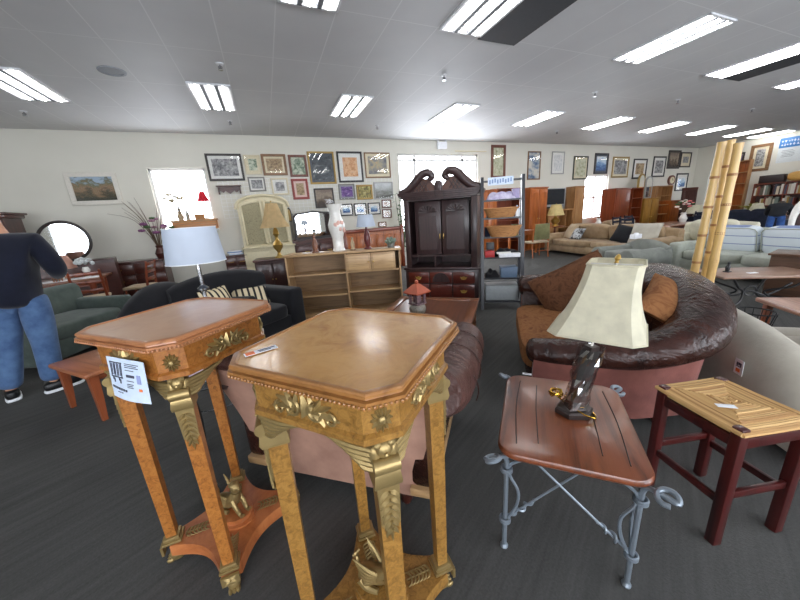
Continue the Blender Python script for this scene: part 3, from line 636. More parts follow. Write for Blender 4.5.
def pedestal(label, loc, rz, s, H, foot, mt, mr, mb, ml, group=None):
    t = thing('pedestal_table', label, 'pedestal table', loc, rz)
    ch = s*.22
    # top slab with stepped moulding
    lo = [octo(s*k, ch*k, z) for k, z in ((.86, H-.05), (.9, H-.046), (.93, H-.034), (.985, H-.03), (1, H-.025), (1, H-.018), (.968, H-.0165), (.966, H-.013), (.985, H-.011), (.985, H-.005), (.975, H-.001), (.965, H), (.94, H+.001), (.925, H-.0035))]
    obj('top_rim', M().loft(lo, True, False), mr, t, 25)
    obj('top_panel', M().loft([octo(s*.926, ch*.926, H-.02), octo(s*.926, ch*.926, H-.0035)]), mt, t, 0)
    bd = M(); o8 = octo(s*1.0, ch, H-.03)
    for i in range(8):
        a, b = Vector(o8[i]), Vector(o8[(i+1) % 8]); n = max(4, int((b-a).length/.0115))
        for k in range(n): bd.sph(tuple(a+(b-a)*(k+.5)/n), .005, 6, 4)
    obj('bead_edging', bd, mr, t)
    # apron
    az0, az1 = H-.155, H-.05
    ap = [octo(s*k, s*c_, z) for k, c_, z in ((.87, .24, az0), (.895, .245, az0+.004), (.895, .245, az0+.02), (.86, .235, az0+.026), (.86, .235, az1))]
    obj('apron', M().loft(ap, True, False), ml, t, 25)
    for q in range(4):
        R = Matrix.Rotation(q*pi/2, 4, 'Z')
        m = M(); m.T = R; y = -s*.862; zc = H-.098
        for sx in (-1, 1):
            scroll(m, (sx*.038, zc-.004), .026, 1.4, sx, .006, y-.004, pi/2)
            scroll(m, (sx*.078, zc-.012), .018, 1.2, -sx, .005, y-.004, pi/2)
            for tip in ((sx*.02, zc+.036), (sx*.055, zc+.036), (sx*.085, zc+.022), (sx*.105, zc-.012), (sx*.06, zc-.034)): leaf(m, (sx*.03, zc), tip, .02, y, .012)
        leaf(m, (0, zc-.02), (0, zc+.038), .03, y, .014)
        obj('scroll_mount', m, K['gilt'], t)
        # corner: rosette, capital, wings, leg
        C_ = Matrix.Rotation(q*pi/2+pi/4, 4, 'Z'); dm = s*.86*sqrt(2)-s*.235/sqrt(2)      # distance of the chamfer face from the middle
        m = M(); m.T = C_
        for i in range(12):
            a = 2*pi*i/12; leaf(m, (.008*cos(a), zc+.008*sin(a)), (.026*cos(a), zc+.034*sin(a)), .013, -dm-.001, .01)
        m.sph((0, -dm-.006, zc), (.01, .008, .012)); obj('rosette', m, K['gilt'], t)
        ld = dm-.025                                                            # leg axis distance at top
        fd = foot*sqrt(2)-.05
        zt, zb = H-.155, .125
        m = M(); m.T = C_
        m.box((0, -ld+.004, zt-.018), (.05, .046, .036), .006)
        m.sph((0, -ld-.022, zt-.022), (.022, .02, .024), 12, 8)                # small mask head
        m.sph((0, -ld-.042, zt-.026), (.006, .006, .006), 6, 4)
        for sx in (-1, 1): m.sph((sx*.016, -ld-.024, zt-.006), (.012, .016, .012), 8, 6)
        m.loft([[(-.03, -ld-.03, zt-.05), (.03, -ld-.03, zt-.05), (.03, -ld+.03, zt-.05), (-.03, -ld+.03, zt-.05)], [(-.03, -ld-.042, zt-.075), (.03, -ld-.042, zt-.075), (.03, -ld+.03, zt-.075), (-.03, -ld+.03, zt-.075)],
                [(-.034, -ld-.046, zt-.105), (.034, -ld-.046, zt-.105), (.034, -ld+.034, zt-.105), (-.034, -ld+.034, zt-.105)], [(-.034, -ld-.04, zt-.118), (.034, -ld-.04, zt-.118), (.034, -ld+.034, zt-.118), (-.034, -ld+.034, zt-.118)]])
        m.cyl((-.031, -ld-.032, zt-.06), (.031, -ld-.032, zt-.06), .02, n=12)
        obj('gilt_capital', m, K['gilt'], t, 35)
        m = M(); m.T = C_
        lp = []
        for f in (0, .25, .5, .75, 1):
            z = zt-.03+(zb-zt+.03)*f; w = .027-.007*f; yy = -(ld+(fd-ld)*f)
            lp.append([(-w, yy-w, z), (w, yy-w, z), (w, yy+w, z), (-w, yy+w, z)])
        leg = obj('leg', m.loft(lp), ml, t, 20)
        m = M(); m.T = C_
        yy = -(ld+.028)-.005
        for k in range(6):
            z = zt-.13-k*.022
            for sx in (-1, 1): leaf(m, (sx*.002, z-.006), (sx*(.026-.002*k), z-.03), .018-.001*k, yy+.003*0, .01)
        leaf(m, (0, zt-.23), (0, zt-.29), .014, yy+.001, .008)
        m.plate([(-.028, zt-.12), (-.024, zt-.235), (0, zt-.262), (.024, zt-.235), (.028, zt-.12)], yy-.001, yy+.006)
        obj('leaf_mount', m, K['gilt'], leg)
        # wings spread from the mask along the two apron sides
        for sx in (-1, 1):
            m = M(); m.T = Matrix.Rotation(q*pi/2+(0 if sx > 0 else pi/2), 4, 'Z')
            x0 = -s*.66 if sx > 0 else s*.66; yw = -s*.80
            for k in range(5):
                L = .16-.026*k; zz = zt-.012-.0125*k
                ex = 1 if sx > 0 else -1; m.tube([(x0, yw, zt-.022-.013*k), (x0+ex*L*.45, yw-.004, zt-.02-.0125*k), (x0+ex*L*.8, yw, zt-.012-.009*k), (x0+ex*L, yw+.004, zt-.004-.005*k)], [.0085, .0095, .008, .003], 8, 4)
            m.sph((x0, yw+.002, zt-.04), (.016, .012, .03), 8, 6)
            obj('gilt_wing', m, K['gilt'], t)
        # block, collar and paw at the foot
        m = M(); m.T = C_
        m.box((0, -fd, .135), (.064, .064, .022), .006).box((0, -fd, .121), (.076, .076, .012), .003)
        obj('gilt_collar', m, K['gilt'], t, 30)
        m = M(); m.T = C_; m.cush((0, -fd-.004, .028), (.05, .06, .056), .7, 12, 8)
        for sx in (-1, 0, 1): m.sph((sx*.015, -fd-.03, .012), (.009, .018, .012), 8, 6)
        obj('paw_foot', m, K['gilt'], t)
        m = M(); m.T = C_; yq = -fd-.047
        m.plate([(-.034, .066), (.034, .066), (.034, .112), (-.034, .112)], yq-.002, yq+.008)
        for i in range(4):
            a = pi/4+i*pi/2; leaf(m, (0, .089), (.032*cos(a), .089+.022*sin(a)), .018, yq-.002, .008)
        obj('corner_plaque', m, K['gilt'], t, 30)
        m = M(); m.T = C_
        m.tube([(0, -fd*.8, .116), (0, -fd*.6, .117), (0, -fd*.42, .116)], [.004, .003, .002], 6)
        for i in range(6):
            y = -fd*.8+fd*.06*i; 
            for sx in (-1, 1): m.tube([(0, y, .1155), (sx*.02, y+.008, .1165), (sx*.026, y+.022, .1155)], [.005, .004, .001], 5, 3)
        obj('acanthus_mount', m, K['gilt'], t)
    # concave-sided base
    out = []
    for q in range(4):
        a0 = q*pi/2
        cxn = foot; cc = .055
        A = Vector((foot-cc, -foot)); A2 = Vector((foot, -foot+cc)); B = Vector((foot, foot-cc))
        seq = [A, A2]+[Vector((foot-.05*sin(pi*f), (-foot+cc)+(2*foot-2*cc)*f)) for f in [i/12 for i in range(1, 12)]]
        for p in seq: out.append((p.x*cos(a0)-p.y*sin(a0), p.x*sin(a0)+p.y*cos(a0)))
    sc = lambda k, z: [(x*k, y*k, z) for x, y in out]
    obj('base', M().loft([sc(.97, .052), sc(1, .058), sc(1, .108), sc(.985, .115)]), mb, t, 30)
    # sphinx on its small plinth
    m = M(); e = lambda k, z: [(k*.07*cos(2*pi*i/16), k*.1*sin(2*pi*i/16), z) for i in range(16)]
    m.loft([e(1.1, .113), e(1.1, .125), e(.95, .13), e(.95, .148), e(1.05, .152), e(1.05, .162)]); obj('figure_plinth', m, mb, t, 35)
    m = M()
    m.tube([(0, .075, .19), (0, .04, .195), (0, 0, .21), (0, -.035, .24), (0, -.05, .275)], [.03, .036, .034, .03, .018], 10)
    m.sph((0, -.056, .3), (.021, .024, .028)); m.sph((0, -.05, .318), (.023, .022, .016)); m.sph((0, -.078, .298), (.006, .007, .009), 6, 5)
    for sx in (-1, 1):
        m.tube([(sx*.02, -.04, .24), (sx*.022, -.06, .2), (sx*.02, -.075, .168), (sx*.02, -.095, .166)], [.013, .011, .009, .01], 8)
        m.tube([(sx*.028, .06, .19), (sx*.036, .03, .172), (sx*.032, -.01, .17)], [.022, .014, .01], 8)
    m.tube([(0, .09, .19), (.02, .11, .22), (-.01, .1, .26), (.01, .085, .275)], [.008, .007, .006, .005], 7)
    sph_ = obj('sphinx_figure', m, K['gilt'], t)
    for sx in (-1, 1):
        m = M()
        for k in range(5): m.tube([(sx*.022, -.005, .235-.006*k), (sx*(.036+.003*k), .03, .26-.012*k), (sx*(.045-.002*k), .075-.006*k, .3-.022*k)], [.009, .009, .002], 6)
        obj('sphinx_wing', m, K['gilt'], sph_)
    return t
P2T = pedestal('right-hand tall gilt-mounted pedestal table with honey burl top and raised rim', (.184, .855, 0), radians(41.8), .262, 1.165, .215, K['top2'], K['rim2'], K['honey2'], K['honey2'])
P1T = pedestal('left-hand tall gilt-mounted pedestal table with a printed sheet hanging from it', (-.371, 1.476, 0), radians(45.9), .262, 1.165, .215, K['top1'], K['rim1'], K['base1'], K['honey'])

# stickers on the right table
def flat(name, px, py, z, w, d, rz, label, cat, parts):
    p = on_z(px, py, z); t = thing(name, label, cat, (p.x, p.y, z), rz)
    obj('paper', M().box((0, 0, .0006), (w, d, .0012)), K['white'], t, 0)
    for nm, x, y, a, b, mt in parts: obj(nm, M().box((x, y, .0015), (a, b, .0012)), mt, t, 0)
    return t
flat('price_tag', 261, 351, 1.164, .085, .024, radians(15), 'white price tag with orange mark on the honey burl pedestal top', 'price tag', [('orange_mark', -.028, 0, .022, .02, K['orange']), ('print_line', .015, .004, .045, .004, K['ink']), ('print_line', .01, -.005, .03, .003, K['ink'])])
# printed sheet taped to the left table
def sheet():
    p0, p1 = on_z(112, 349, 1.07), None
    q = radians(45.9); n = Vector((-cos(q+pi/2)*0, 0, 0))
    # the sheet hangs before the left front side of the apron
    t = thing('printed_sheet', 'bluish white printed sheet with table drawings hanging from left pedestal table', 'paper sheet', (-.371, 1.476, 0), q-pi/2)
    return t
t = sheet()
# local frame: -y faces the camera-left side of the table, x runs along its front edge
sx0, sx1, sz1, sz0, sy = -.075, .135, 1.085, .935, -.245
def sheet_y(u, v): return sy-.01*sin(pi*u)*v-.012*v
def sheet_patch(u0, u1, v0, v1, lift, mat, name, parent=t):
    nn = 8; A = lambda u, v, o: (sx0+(sx1-sx0)*u, sheet_y(u, v)-o, sz1+(sz0-sz1)*v-.02*u*0)
    m = M(); vs = []; fs = []
    for o in (lift, lift-.0012):
        for i in range(nn+1):
            for j in range(nn+1): vs.append(A(u0+(u1-u0)*i/nn, v0+(v1-v0)*j/nn, o))
    k = (nn+1)**2
    for i in range(nn):
        for j in range(nn):
            a = i*(nn+1)+j; fs.append((a, a+1, a+nn+2, a+nn+1)); fs.append((k+a, k+a+nn+1, k+a+nn+2, k+a+1))
    for i in range(nn):
        for a, b in ((i*(nn+1), (i+1)*(nn+1)), (i*(nn+1)+nn, (i+1)*(nn+1)+nn), (i, i+1), (nn*(nn+1)+i, nn*(nn+1)+i+1)): fs.append((a, b, b+k, a+k))
    m.add(vs, fs); return obj(name, m, mat, parent)
sheet_patch(0, 1, 0, 1, 0, K['paper_blue'], 'paper')
def ink(name, rects, mat):
    m = M()
    for u, v, du, dv in rects:
        A = lambda uu, vv, o: (sx0+(sx1-sx0)*uu, sheet_y(uu, vv)-o, sz1+(sz0-sz1)*vv)
        c8 = [A(a, b, o) for o in (.0006, .0018) for a, b in ((u, v), (u+du, v), (u+du, v+dv), (u, v+dv))]
        m.add(c8, [(0, 1, 2, 3), (7, 6, 5, 4), (0, 4, 5, 1), (1, 5, 6, 2), (2, 6, 7, 3), (3, 7, 4, 0)])
    obj(name, m, mat, t, 0)
for bx in (.08, .26):
    ink('table_drawing', [(bx, .1, .16, .025), (bx+.01, .13, .018, .33), (bx+.05, .14, .012, .28), (bx+.1, .14, .012, .28), (bx+.13, .13, .018, .33), (bx, .45, .16, .025), (bx+.04, .48, .03, .06), (bx+.07, .5, .03, .1)], K['ink'])
ink('printed_lines', [(.5, .1, .36, .012), (.5, .14, .3, .012), (.5, .18, .34, .012), (.5, .25, .22, .012), (.52, .36, .2, .06), (.52, .5, .18, .012), (.52, .58, .16, .01), (.52, .62, .14, .01), (.52, .66, .15, .01)], K['ink'])
r3 = random.Random(5); ink('printed_words', [(.06+.065*i, .7+.006*i, .045, .05) for i in range(7)]+[(.22+.06*i, .82, .03, .02) for i in range(3)], K['ink'])
ink('blue_tag', [(.78, .34, .09, .2)], plain('tag_blue', S(150, 160, 206), .6)); ink('orange_dot', [(.8, .66, .07, .06)], K['orange'])

# ------------------------------------------------------------------ wrought iron side table with its lamp
def rrect(w, d, r, n=6, z=0, bow=0):
    pts = []
    for cx, cy, a0 in ((w/2-r, d/2-r, 0), (-w/2+r, d/2-r, pi/2), (-w/2+r, -d/2+r, pi), (w/2-r, -d/2+r, 1.5*pi)):
        for i in range(n+1): pts.append((cx+r*cos(a0+pi/2*i/n), cy+r*sin(a0+pi/2*i/n)))
    res = []
    for x, y in pts: res.append((x*(1+bow*(1-(2*y/d)**2)), y*(1+bow*(1-(2*x/w)**2)), z))
    return res
IT = thing('iron_side_table', 'red-brown topped side table with silver wrought iron legs, lamp on it', 'side table', (1.153, .901, 0), radians(-44.8)); TZ = .545
w_, d_ = .54, .66
lo = [rrect(w_*k, d_*k+ (k-1)*.0, .07*k, 6, z, .04) for k, z in ((.93, TZ-.032), (.985, TZ-.03), (1, TZ-.022), (1, TZ-.012), (.985, TZ-.002), (.965, TZ), )]
obj('tabletop', M().loft(lo), K['tablew'], IT, 30)
m = M()
for x in (-.115, .115): m.tube([(x, -d_*.36, TZ), (x*1.05, 0, TZ), (x, d_*.36, TZ)], .0022, 5)
for x in (-.2, .2): m.tube([(x, -d_*.4, TZ), (x*1.06, 0, TZ), (x, d_*.4, TZ)], .0025, 5)
obj('inlay_groove', m, plain('dark_groove', S(38, 16, 10), .5), IT)
for sx in (-1, 1):
    for sy_ in (-1, 1):
        X, Y = sx*(w_/2-.035), sy_*(d_/2-.035); o = Vector((sx, sy_, 0)).normalized()
        m = M()
        m.tube([(X, Y, .0), (X, Y, .2), (X, Y, .42), (X, Y, TZ-.07)], [.011, .0105, .0105, .0105], 8)
        m.lathe([(.001, 0), (.016, 0), (.018, .008), (.012, .02), (.001, .022)], (X, Y, 0))
        # second rod bows away and returns to the collars
        for ax in ((-sx, 0), (0, -sy_)):
            m.tube([(X+ax[0]*.012, Y+ax[1]*.012, .17), (X+ax[0]*.045, Y+ax[1]*.045, .25), (X+ax[0]*.05, Y+ax[1]*.05, .33), (X+ax[0]*.016, Y+ax[1]*.016, .4), (X+ax[0]*.014, Y+ax[1]*.014, TZ-.09), (X+ax[0]*.07, Y+ax[1]*.07, TZ-.045)], .0065, 6)
        leg = obj('leg', m, K['silver_iron'], IT)
        for zs_ in ((.155, .165), (.425, .437)):
          m = M()
          for z in zs_: m.tube([(X+.02*cos(a)-o.x*0, Y+.02*sin(a), z) for a in [2*pi*i/10 for i in range(10)]], .006, 6, 2, closed=True)
          obj('collar', m, K['silver_iron'], leg)
        m = M()
        pp = [(X, Y, TZ-.08), (X+o.x*.012, Y+o.y*.012, TZ-.045), (X+o.x*.05, Y+o.y*.05, TZ-.035), (X+o.x*.085, Y+o.y*.085, TZ-.03)]
        P_ = Vector((-o.y, o.x, 0)); cc = Vector((X, Y, TZ-.03))+o*.075
        pp += [tuple(cc+o*(.03*cos(a))+P_*(.026*sin(a))+Vector((0, 0, .012*sin(a)))) for a in [-.6+.75*i for i in range(1, 9)]]
        m.tube(pp, [.0095]*len(pp), 8, 3); obj('curl', m, K['silver_iron'], leg)
# crossed stretchers, twisted near the legs
for s in (1, -1):
    a, b = (Vector((-.15, -d_/2+.05, TZ-.035)), Vector((w_/2-.045, -d_/2+.04, .17))) if s > 0 else (Vector((-w_/2+.045, -d_/2+.04, .17)), Vector((.14, -d_/2+.14, TZ-.035)))
    m = M(); m.tube([tuple(a+(b-a)*f) for f in (0, .33, .66, 1)], .005, 6)
    lo_, hi_ = (b, a) if s > 0 else (a, b)
    tw = []
    for i in range(28):
        f = .02+.3*i/27; p = lo_+(hi_-lo_)*f; q = i*.75; dirv = (hi_-lo_).normalized(); n1 = dirv.orthogonal().normalized(); n2 = dirv.cross(n1)
        rr = .012*sin(pi*min(1, f*3.2)); tw.append(tuple(p+n1*rr*cos(q)+n2*rr*sin(q)))
    m.tube(tw, .0055, 6, 2); obj('stretcher', m, K['silver_iron'], IT)
flat('price_sticker', 527, 374, TZ+.0005, .05, .02, radians(-48), 'small white price sticker on the corner of the iron-legged table', 'price sticker', [('print_line', 0, 0, .03, .004, K['ink'])])
# lamp with parchment shade
LB = on_z(574, 409, TZ+.02)
LP = thing('table_lamp', 'table lamp with big cream parchment shade and plastic-wrapped dark stem', 'lamp', (LB.x, LB.y, TZ), radians(-30))
hexo = lambda r, z, n=6: [(r*cos(2*pi*i/n), r*.8*sin(2*pi*i/n), z) for i in range(n)]
obj('lamp_base', M().loft([hexo(.082, .001), hexo(.085, .006), hexo(.085, .024), hexo(.076, .032), hexo(.055, .034)]), plain('dark_bronze', S(62, 54, 52), .35, .5), LP, 30)
LEAN = Matrix(((1, 0, .175, -.007), (0, 1, .02, 0), (0, 0, 1, 0), (0, 0, 0, 1)))      # the lamp leans to the right
sq = lambda r, z, a, x=0: [(x+r*cos(a+pi/4+i*pi/2), r*sin(a+pi/4+i*pi/2), z) for i in range(4)]
def ML(): m = M(); m.T = LEAN.copy(); return m
obj('lamp_stem', ML().loft([sq(.052, .033, .1), sq(.04, .06, .1), sq(.035, .1, .15), sq(.036, .2, .3), sq(.036, .3, .4), sq(.03, .34, .4)]), plain('dark_carved_stem', S(58, 48, 46), .3, .3), LP, 30)
wr = ML(); r4 = random.Random(2); n = 18; loops = []
for j in range(9):
    z = .045+.036*j; loops.append([((.047+r4.uniform(-.006, .012))*cos(2*pi*i/n), (.045+r4.uniform(-.006, .012))*sin(2*pi*i/n), z) for i in range(n)])
obj('plastic_wrap', wr.loft(loops, False, False), K['clear'], LP, 0)
def bellshade(lo_r, hi_r, z0, z1, cut=.3, p=1.7):
    L = []
    for j in range(13):
        f = j/12; r = lo_r+(hi_r-lo_r)*(1-(1-f)**p); ch_ = r*cut
        L.append([(x, y, z0+(z1-z0)*f) for x, y, _ in octo(r, ch_*1.0, 0)])
    return L
# heights read against the photo
SZ0, SZ1 = .425, .71
SH = [[(x*cos(-.52)-y*sin(-.52), x*sin(-.52)+y*cos(-.52), z) for x, y, z in L] for L in bellshade(.172, .098, SZ0, SZ1, .24, 1.9)]
sh = obj('lamp_shade', ML().loft(SH, False, False), K['shade_cream'], LP, 30)
for L in (SH[0], SH[-1]): obj('shade_trim', ML().tube(L, .004, 6, 1, closed=True), K['shade_cream'], sh)
m = ML(); m.cyl((0, 0, .33), (0, 0, SZ1), .005)
for a in (0, pi/2, pi, 1.5*pi): m.cyl((0, 0, SZ1-.008), (.09*cos(a-.52), .09*sin(a-.52), SZ1-.008), .003)
obj('harp', m, K['white_cer'], LP)
obj('finial', ML().lathe([(.001, SZ1-.005), (.009, SZ1-.002), (.006, SZ1+.006), (.012, SZ1+.016), (.008, SZ1+.028), (.001, SZ1+.034)]), K['brass'], LP)
m = M(); cpts = []
for i in range(22): a = i*.95; cpts.append((-.06-.028*cos(a)+.004*sin(i*2.1), .07+.026*sin(a), .062+.012*sin(i*1.7)))
m.tube(cpts, .0045, 6, 2); m.tube([(-.06, .07, .05), (-.03, .02, .04), (.02, -.055, .03), (.075, -.05, .008), (.08, .02, .004), (.05, .07, .004)], .004, 6)
obj('gold_cord', m, K['gold'], LP)

# ------------------------------------------------------------------ rush stool
ST = thing('rush_seat_stool', 'dark red wooden stool with a woven rush seat, right of the lamp table', 'stool', (1.815, .59, 0), radians(-15)); SW, SD, SHt = .36, .36, .585
for sx in (-1, 1):
    for sy_ in (-1, 1): obj('leg', M().box((sx*(SW/2-.02), sy_*(SD/2-.02), SHt/2-.003), (.042, .042, SHt-.006), .006), K['stoolw'], ST, 30)
for s in (-1, 1):
    obj('seat_rail', M().box((0, s*(SD/2-.02), SHt-.06), (SW-.08, .03, .05), .004), K['stoolw'], ST, 30); obj('seat_rail', M().box((s*(SW/2-.02), 0, SHt-.06), (.03, SD-.08, .05), .004), K['stoolw'], ST, 30)
    obj('stretcher', M().box((0, s*(SD/2-.02), .26), (SW-.08, .02, .035), .004), K['stoolw'], ST, 30); obj('stretcher', M().box((s*(SW/2-.02), 0, .22), (.02, SD-.08, .035), .004), K['stoolw'], ST, 30)
m = M(); nst = 19
for i in range(nst):
    f = (i+.5)/nst; hx, hy = (SW/2+.008)*(1-f), (SD/2+.008)*(1-f); z = SHt-.006+.012*min(1, f*3); r = .0098
    for (ax, ay), (bx_, by_) in (((-hx, -hy), (hx, -hy)), ((hx, -hy), (hx, hy)), ((hx, hy), (-hx, hy)), ((-hx, hy), (-hx, -hy))):
        j = r3.uniform(-.002, .002); m.tube([(ax, ay, z+j), ((ax+bx_)/2, (ay+by_)/2, z-.003+j), (bx_, by_, z+j)], r, 6, 2)
m.box((0, 0, SHt-.018), (SW-.03, SD-.03, .03))
seat = obj('rush_seat', m, K['rush'], ST)
for sx in (-1, 1):
    for sy_ in (-1, 1): obj('corner_cap', M().box((sx*(SW/2-.02), sy_*(SD/2-.02), SHt+.002), (.042, .042, .022), .008), K['stoolw'], ST, 30)
flat('paper_ticket', 726, 406, SHt+.022, .07, .026, radians(-38), 'white paper ticket lying on the woven rush seat', 'ticket', [])
# ------------------------------------------------------------------ leather armchair seen from behind
AC = thing('leather_armchair', 'brown leather armchair with dusty pink fabric back, directly behind the right pedestal table', 'armchair', (.15, 1.49, 0), radians(-39.3))
W = .44                                       # half width; +y is the front of the chair
def backy(f, u): return -.02-.09*f**1.5-.03*(1-u*u)*f
m = M(); nu, nv = 12, 10; front = []; back = []
def bk(u, f, o): return ((W+.02+.19*f**1.3)*(2*u-1), backy(f, 2*u-1)+o, .1+.74*f-.0*(2*u-1)**2-.03*abs(2*u-1)**4*f)
loops = []
for j in range(nv+1):
    f = j/nv; loops.append([bk(i/nu, f, 0) for i in range(nu+1)]+[bk(i/nu, f, .07) for i in range(nu, -1, -1)])
obj('fabric_back', m.loft(loops), K['pinkfab'], AC, 50)
m = M(); m.tube([bk(u, 1, .05) for u in (0, .1, .3, .5, .7, .9, 1)], [.05, .065, .07, .072, .07, .065, .05], 12, 3); m.box((0, .08, .58), (.84, .12, .42), .05, 3)
obj('inner_back', m, K['leather2'], AC)
for s in (-1, 1):
    m = M(); m.tube([(s*.6, -.06, .74), (s*.6, .1, .68), (s*.6, .4, .61), (s*.61, .75, .58), (s*.61, .95, .57)], [.1, .135, .15, .15, .145], 16, 4)
    m.sph((s*.61, .95, .57), (.145, .03, .145), 16, 8)
    arm = obj('rolled_arm', m, K['leather2'], AC)
    obj('arm_panel', M().box((s*.5, .44, .38), (.12, .96, .4), .03), K['leather'], AC, 40)
    obj('wood_rail', M().box((s*.5, .44, .155), (.13, .98, .05), .008), K['pale_oak'], AC, 30)
    sm = M()
    for y in (.2, .45, .7): sm.tube([(s*.605+.152*cos(a), y, .625-.05*y+.152*sin(a)) for a in [-.4+.3*i for i in range(11)]], .003, 5, 2)
    obj('seam', sm, K['leather'], arm)
obj('seat_cushion', M().cush((0, .46, .38), (.84, .9, .2), .3), K['leather'], AC)
obj('seat_frame', M().box((0, .5, .21), (.86, .86, .16), .02), K['leather'], AC)
for sx in (-1, 1):
    for y in (.03, .86): obj('foot', M().lathe([(.001, 0), (.02, 0), (.034, .03), (.03, .07), (.04, .1), (.04, .135), (.001, .135)], (sx*.39, y, 0), 14), K['mahog'], AC)

# ------------------------------------------------------------------ big horseshoe leather loveseat
LS = thing('leather_loveseat', 'large brown leather loveseat with rose fabric outside and paisley seat, behind the lamp table', 'loveseat', (1.56+.64*.74+.77*.54, 1.52+.77*.74-.64*.54, 0), radians(50.3))
# local x runs along the seat from near (-) to far (+), +y is the open front
path = [(-.72, .52, .53), (-.74, .2, .54), (-.74, -.12, .57), (-.64, -.4, .66), (-.36, -.54, .75), (0, -.57, .8), (.34, -.54, .8), (.62, -.4, .73), (.74, -.12, .68), (.75, .2, .67), (.74, .5, .66)]
m = M(); m.tube(path, [.1, .115, .13, .16, .19, .2, .19, .16, .14, .135, .13], 20, 6, flat=.8, up=(0, 0, 1)); 
m.sph(path[0], (.1, .05, .08), 14, 8); m.sph(path[-1], (.13, .05, .105), 14, 8)
roll = obj('leather_roll', m, K['leather'], LS)
def shell(off0, off1, z0, dz, n=60):
    L0 = []; L1 = []
    P = [Vector(p) for p in path]
    # resample the path
    Q = []
    for i in range(len(P)-1):
        for k in range(6): Q.append(P[i].lerp(P[i+1], k/6))
    Q.append(P[-1]); return Q
Q = shell(0, 0, 0, 0)
def nrm(i): t = Q[min(i+1, len(Q)-1)]-Q[max(i-1, 0)]; v = Vector((t.y, -t.x, 0)).normalized(); return -v if v.dot(Vector((Q[i].x, Q[i].y, 0))) < 0 else v
loops = []
for i, p in enumerate(Q):
    n_ = nrm(i); a = p+n_*.07; b = p-n_*.02
    loops.append([(b.x-n_.x*.03, b.y-n_.y*.03, .09), (p.x+n_.x*.015, p.y+n_.y*.015, .09), (p.x+n_.x*.06, p.y+n_.y*.06, .3), (a.x+n_.x*.02, a.y+n_.y*.02, p.z-.03), (b.x, b.y, p.z)])
obj('fabric_outside', M().loft(loops), K['pinkfab2'], LS, 50)
loops = []
for i, p in enumerate(Q):
    n_ = nrm(i); a = p-n_*.11; b = p-n_*.03
    loops.append([(b.x, b.y, .2), (b.x, b.y, p.z+.02), (a.x, a.y, p.z-.02), (a.x-n_.x*.04, a.y-n_.y*.04, .4), (a.x-n_.x*.04, a.y-n_.y*.04, .2)])
obj('leather_inside', M().loft(loops), K['leather'], LS, 50)
obj('seat_frame', M().box((0, .03, .2), (1.3, .98, .2), .03), K['leather'], LS)
obj('seat_cushion', M().cush((0, .09, .39), (1.24, .98, .2), .28, 32), K['paisley2'], LS)
for x in (-.62, .62):
    for y in (-.3, .42): obj('foot', M().lathe([(.001, 0), (.025, 0), (.04, .03), (.03, .06), (.045, .11), (.001, .11)], (x, y, 0), 14), K['mahog'], LS)
def on_ls(x, y, z): return LS.matrix_basis @ Vector((x, y, z))
def pillow_thing(label, loc, rot, w, d, h, mat, group=None, name='throw_pillow', piping=None, spin=0):
    t = thing(name, label, 'pillow', loc, 0, group); t.rotation_euler = (Euler(rot).to_matrix() @ Matrix.Rotation(spin, 3, 'Z')).to_euler()
    obj('cover', M().pillow(w, d, h), mat, t, 60)
    pts = []
    for i in range(40):
        a = 2*pi*i/40; u = max(-1, min(1, 1.35*cos(a))); v = max(-1, min(1, 1.35*sin(a)))
        k = 1-.07*(1-abs(u)**2)*abs(v)**3; l = 1-.07*(1-abs(v)**2)*abs(u)**3; pts.append((u*w/2*l, v*d/2*k, 0))
    obj('piping', M().tube(pts, .007, 5, 1, closed=True), piping or mat, t)
    return t
# big pillow leaning on the far arm and a bolster against the back
p = on_ls(.5, .02, .68); pillow_thing('large paisley pillow leaning on the far arm of the leather loveseat', tuple(p), (radians(-8), radians(-62), radians(50.3+6)), .54, .74, .2, K['paisley'], spin=radians(24))
p = on_z(668, 300, .8); pillow_thing('paisley pillow lying against the loveseat back, right of the cream lampshade', tuple(p), (radians(30), radians(-14), radians(20)), .56, .3, .16, K['paisley2'])

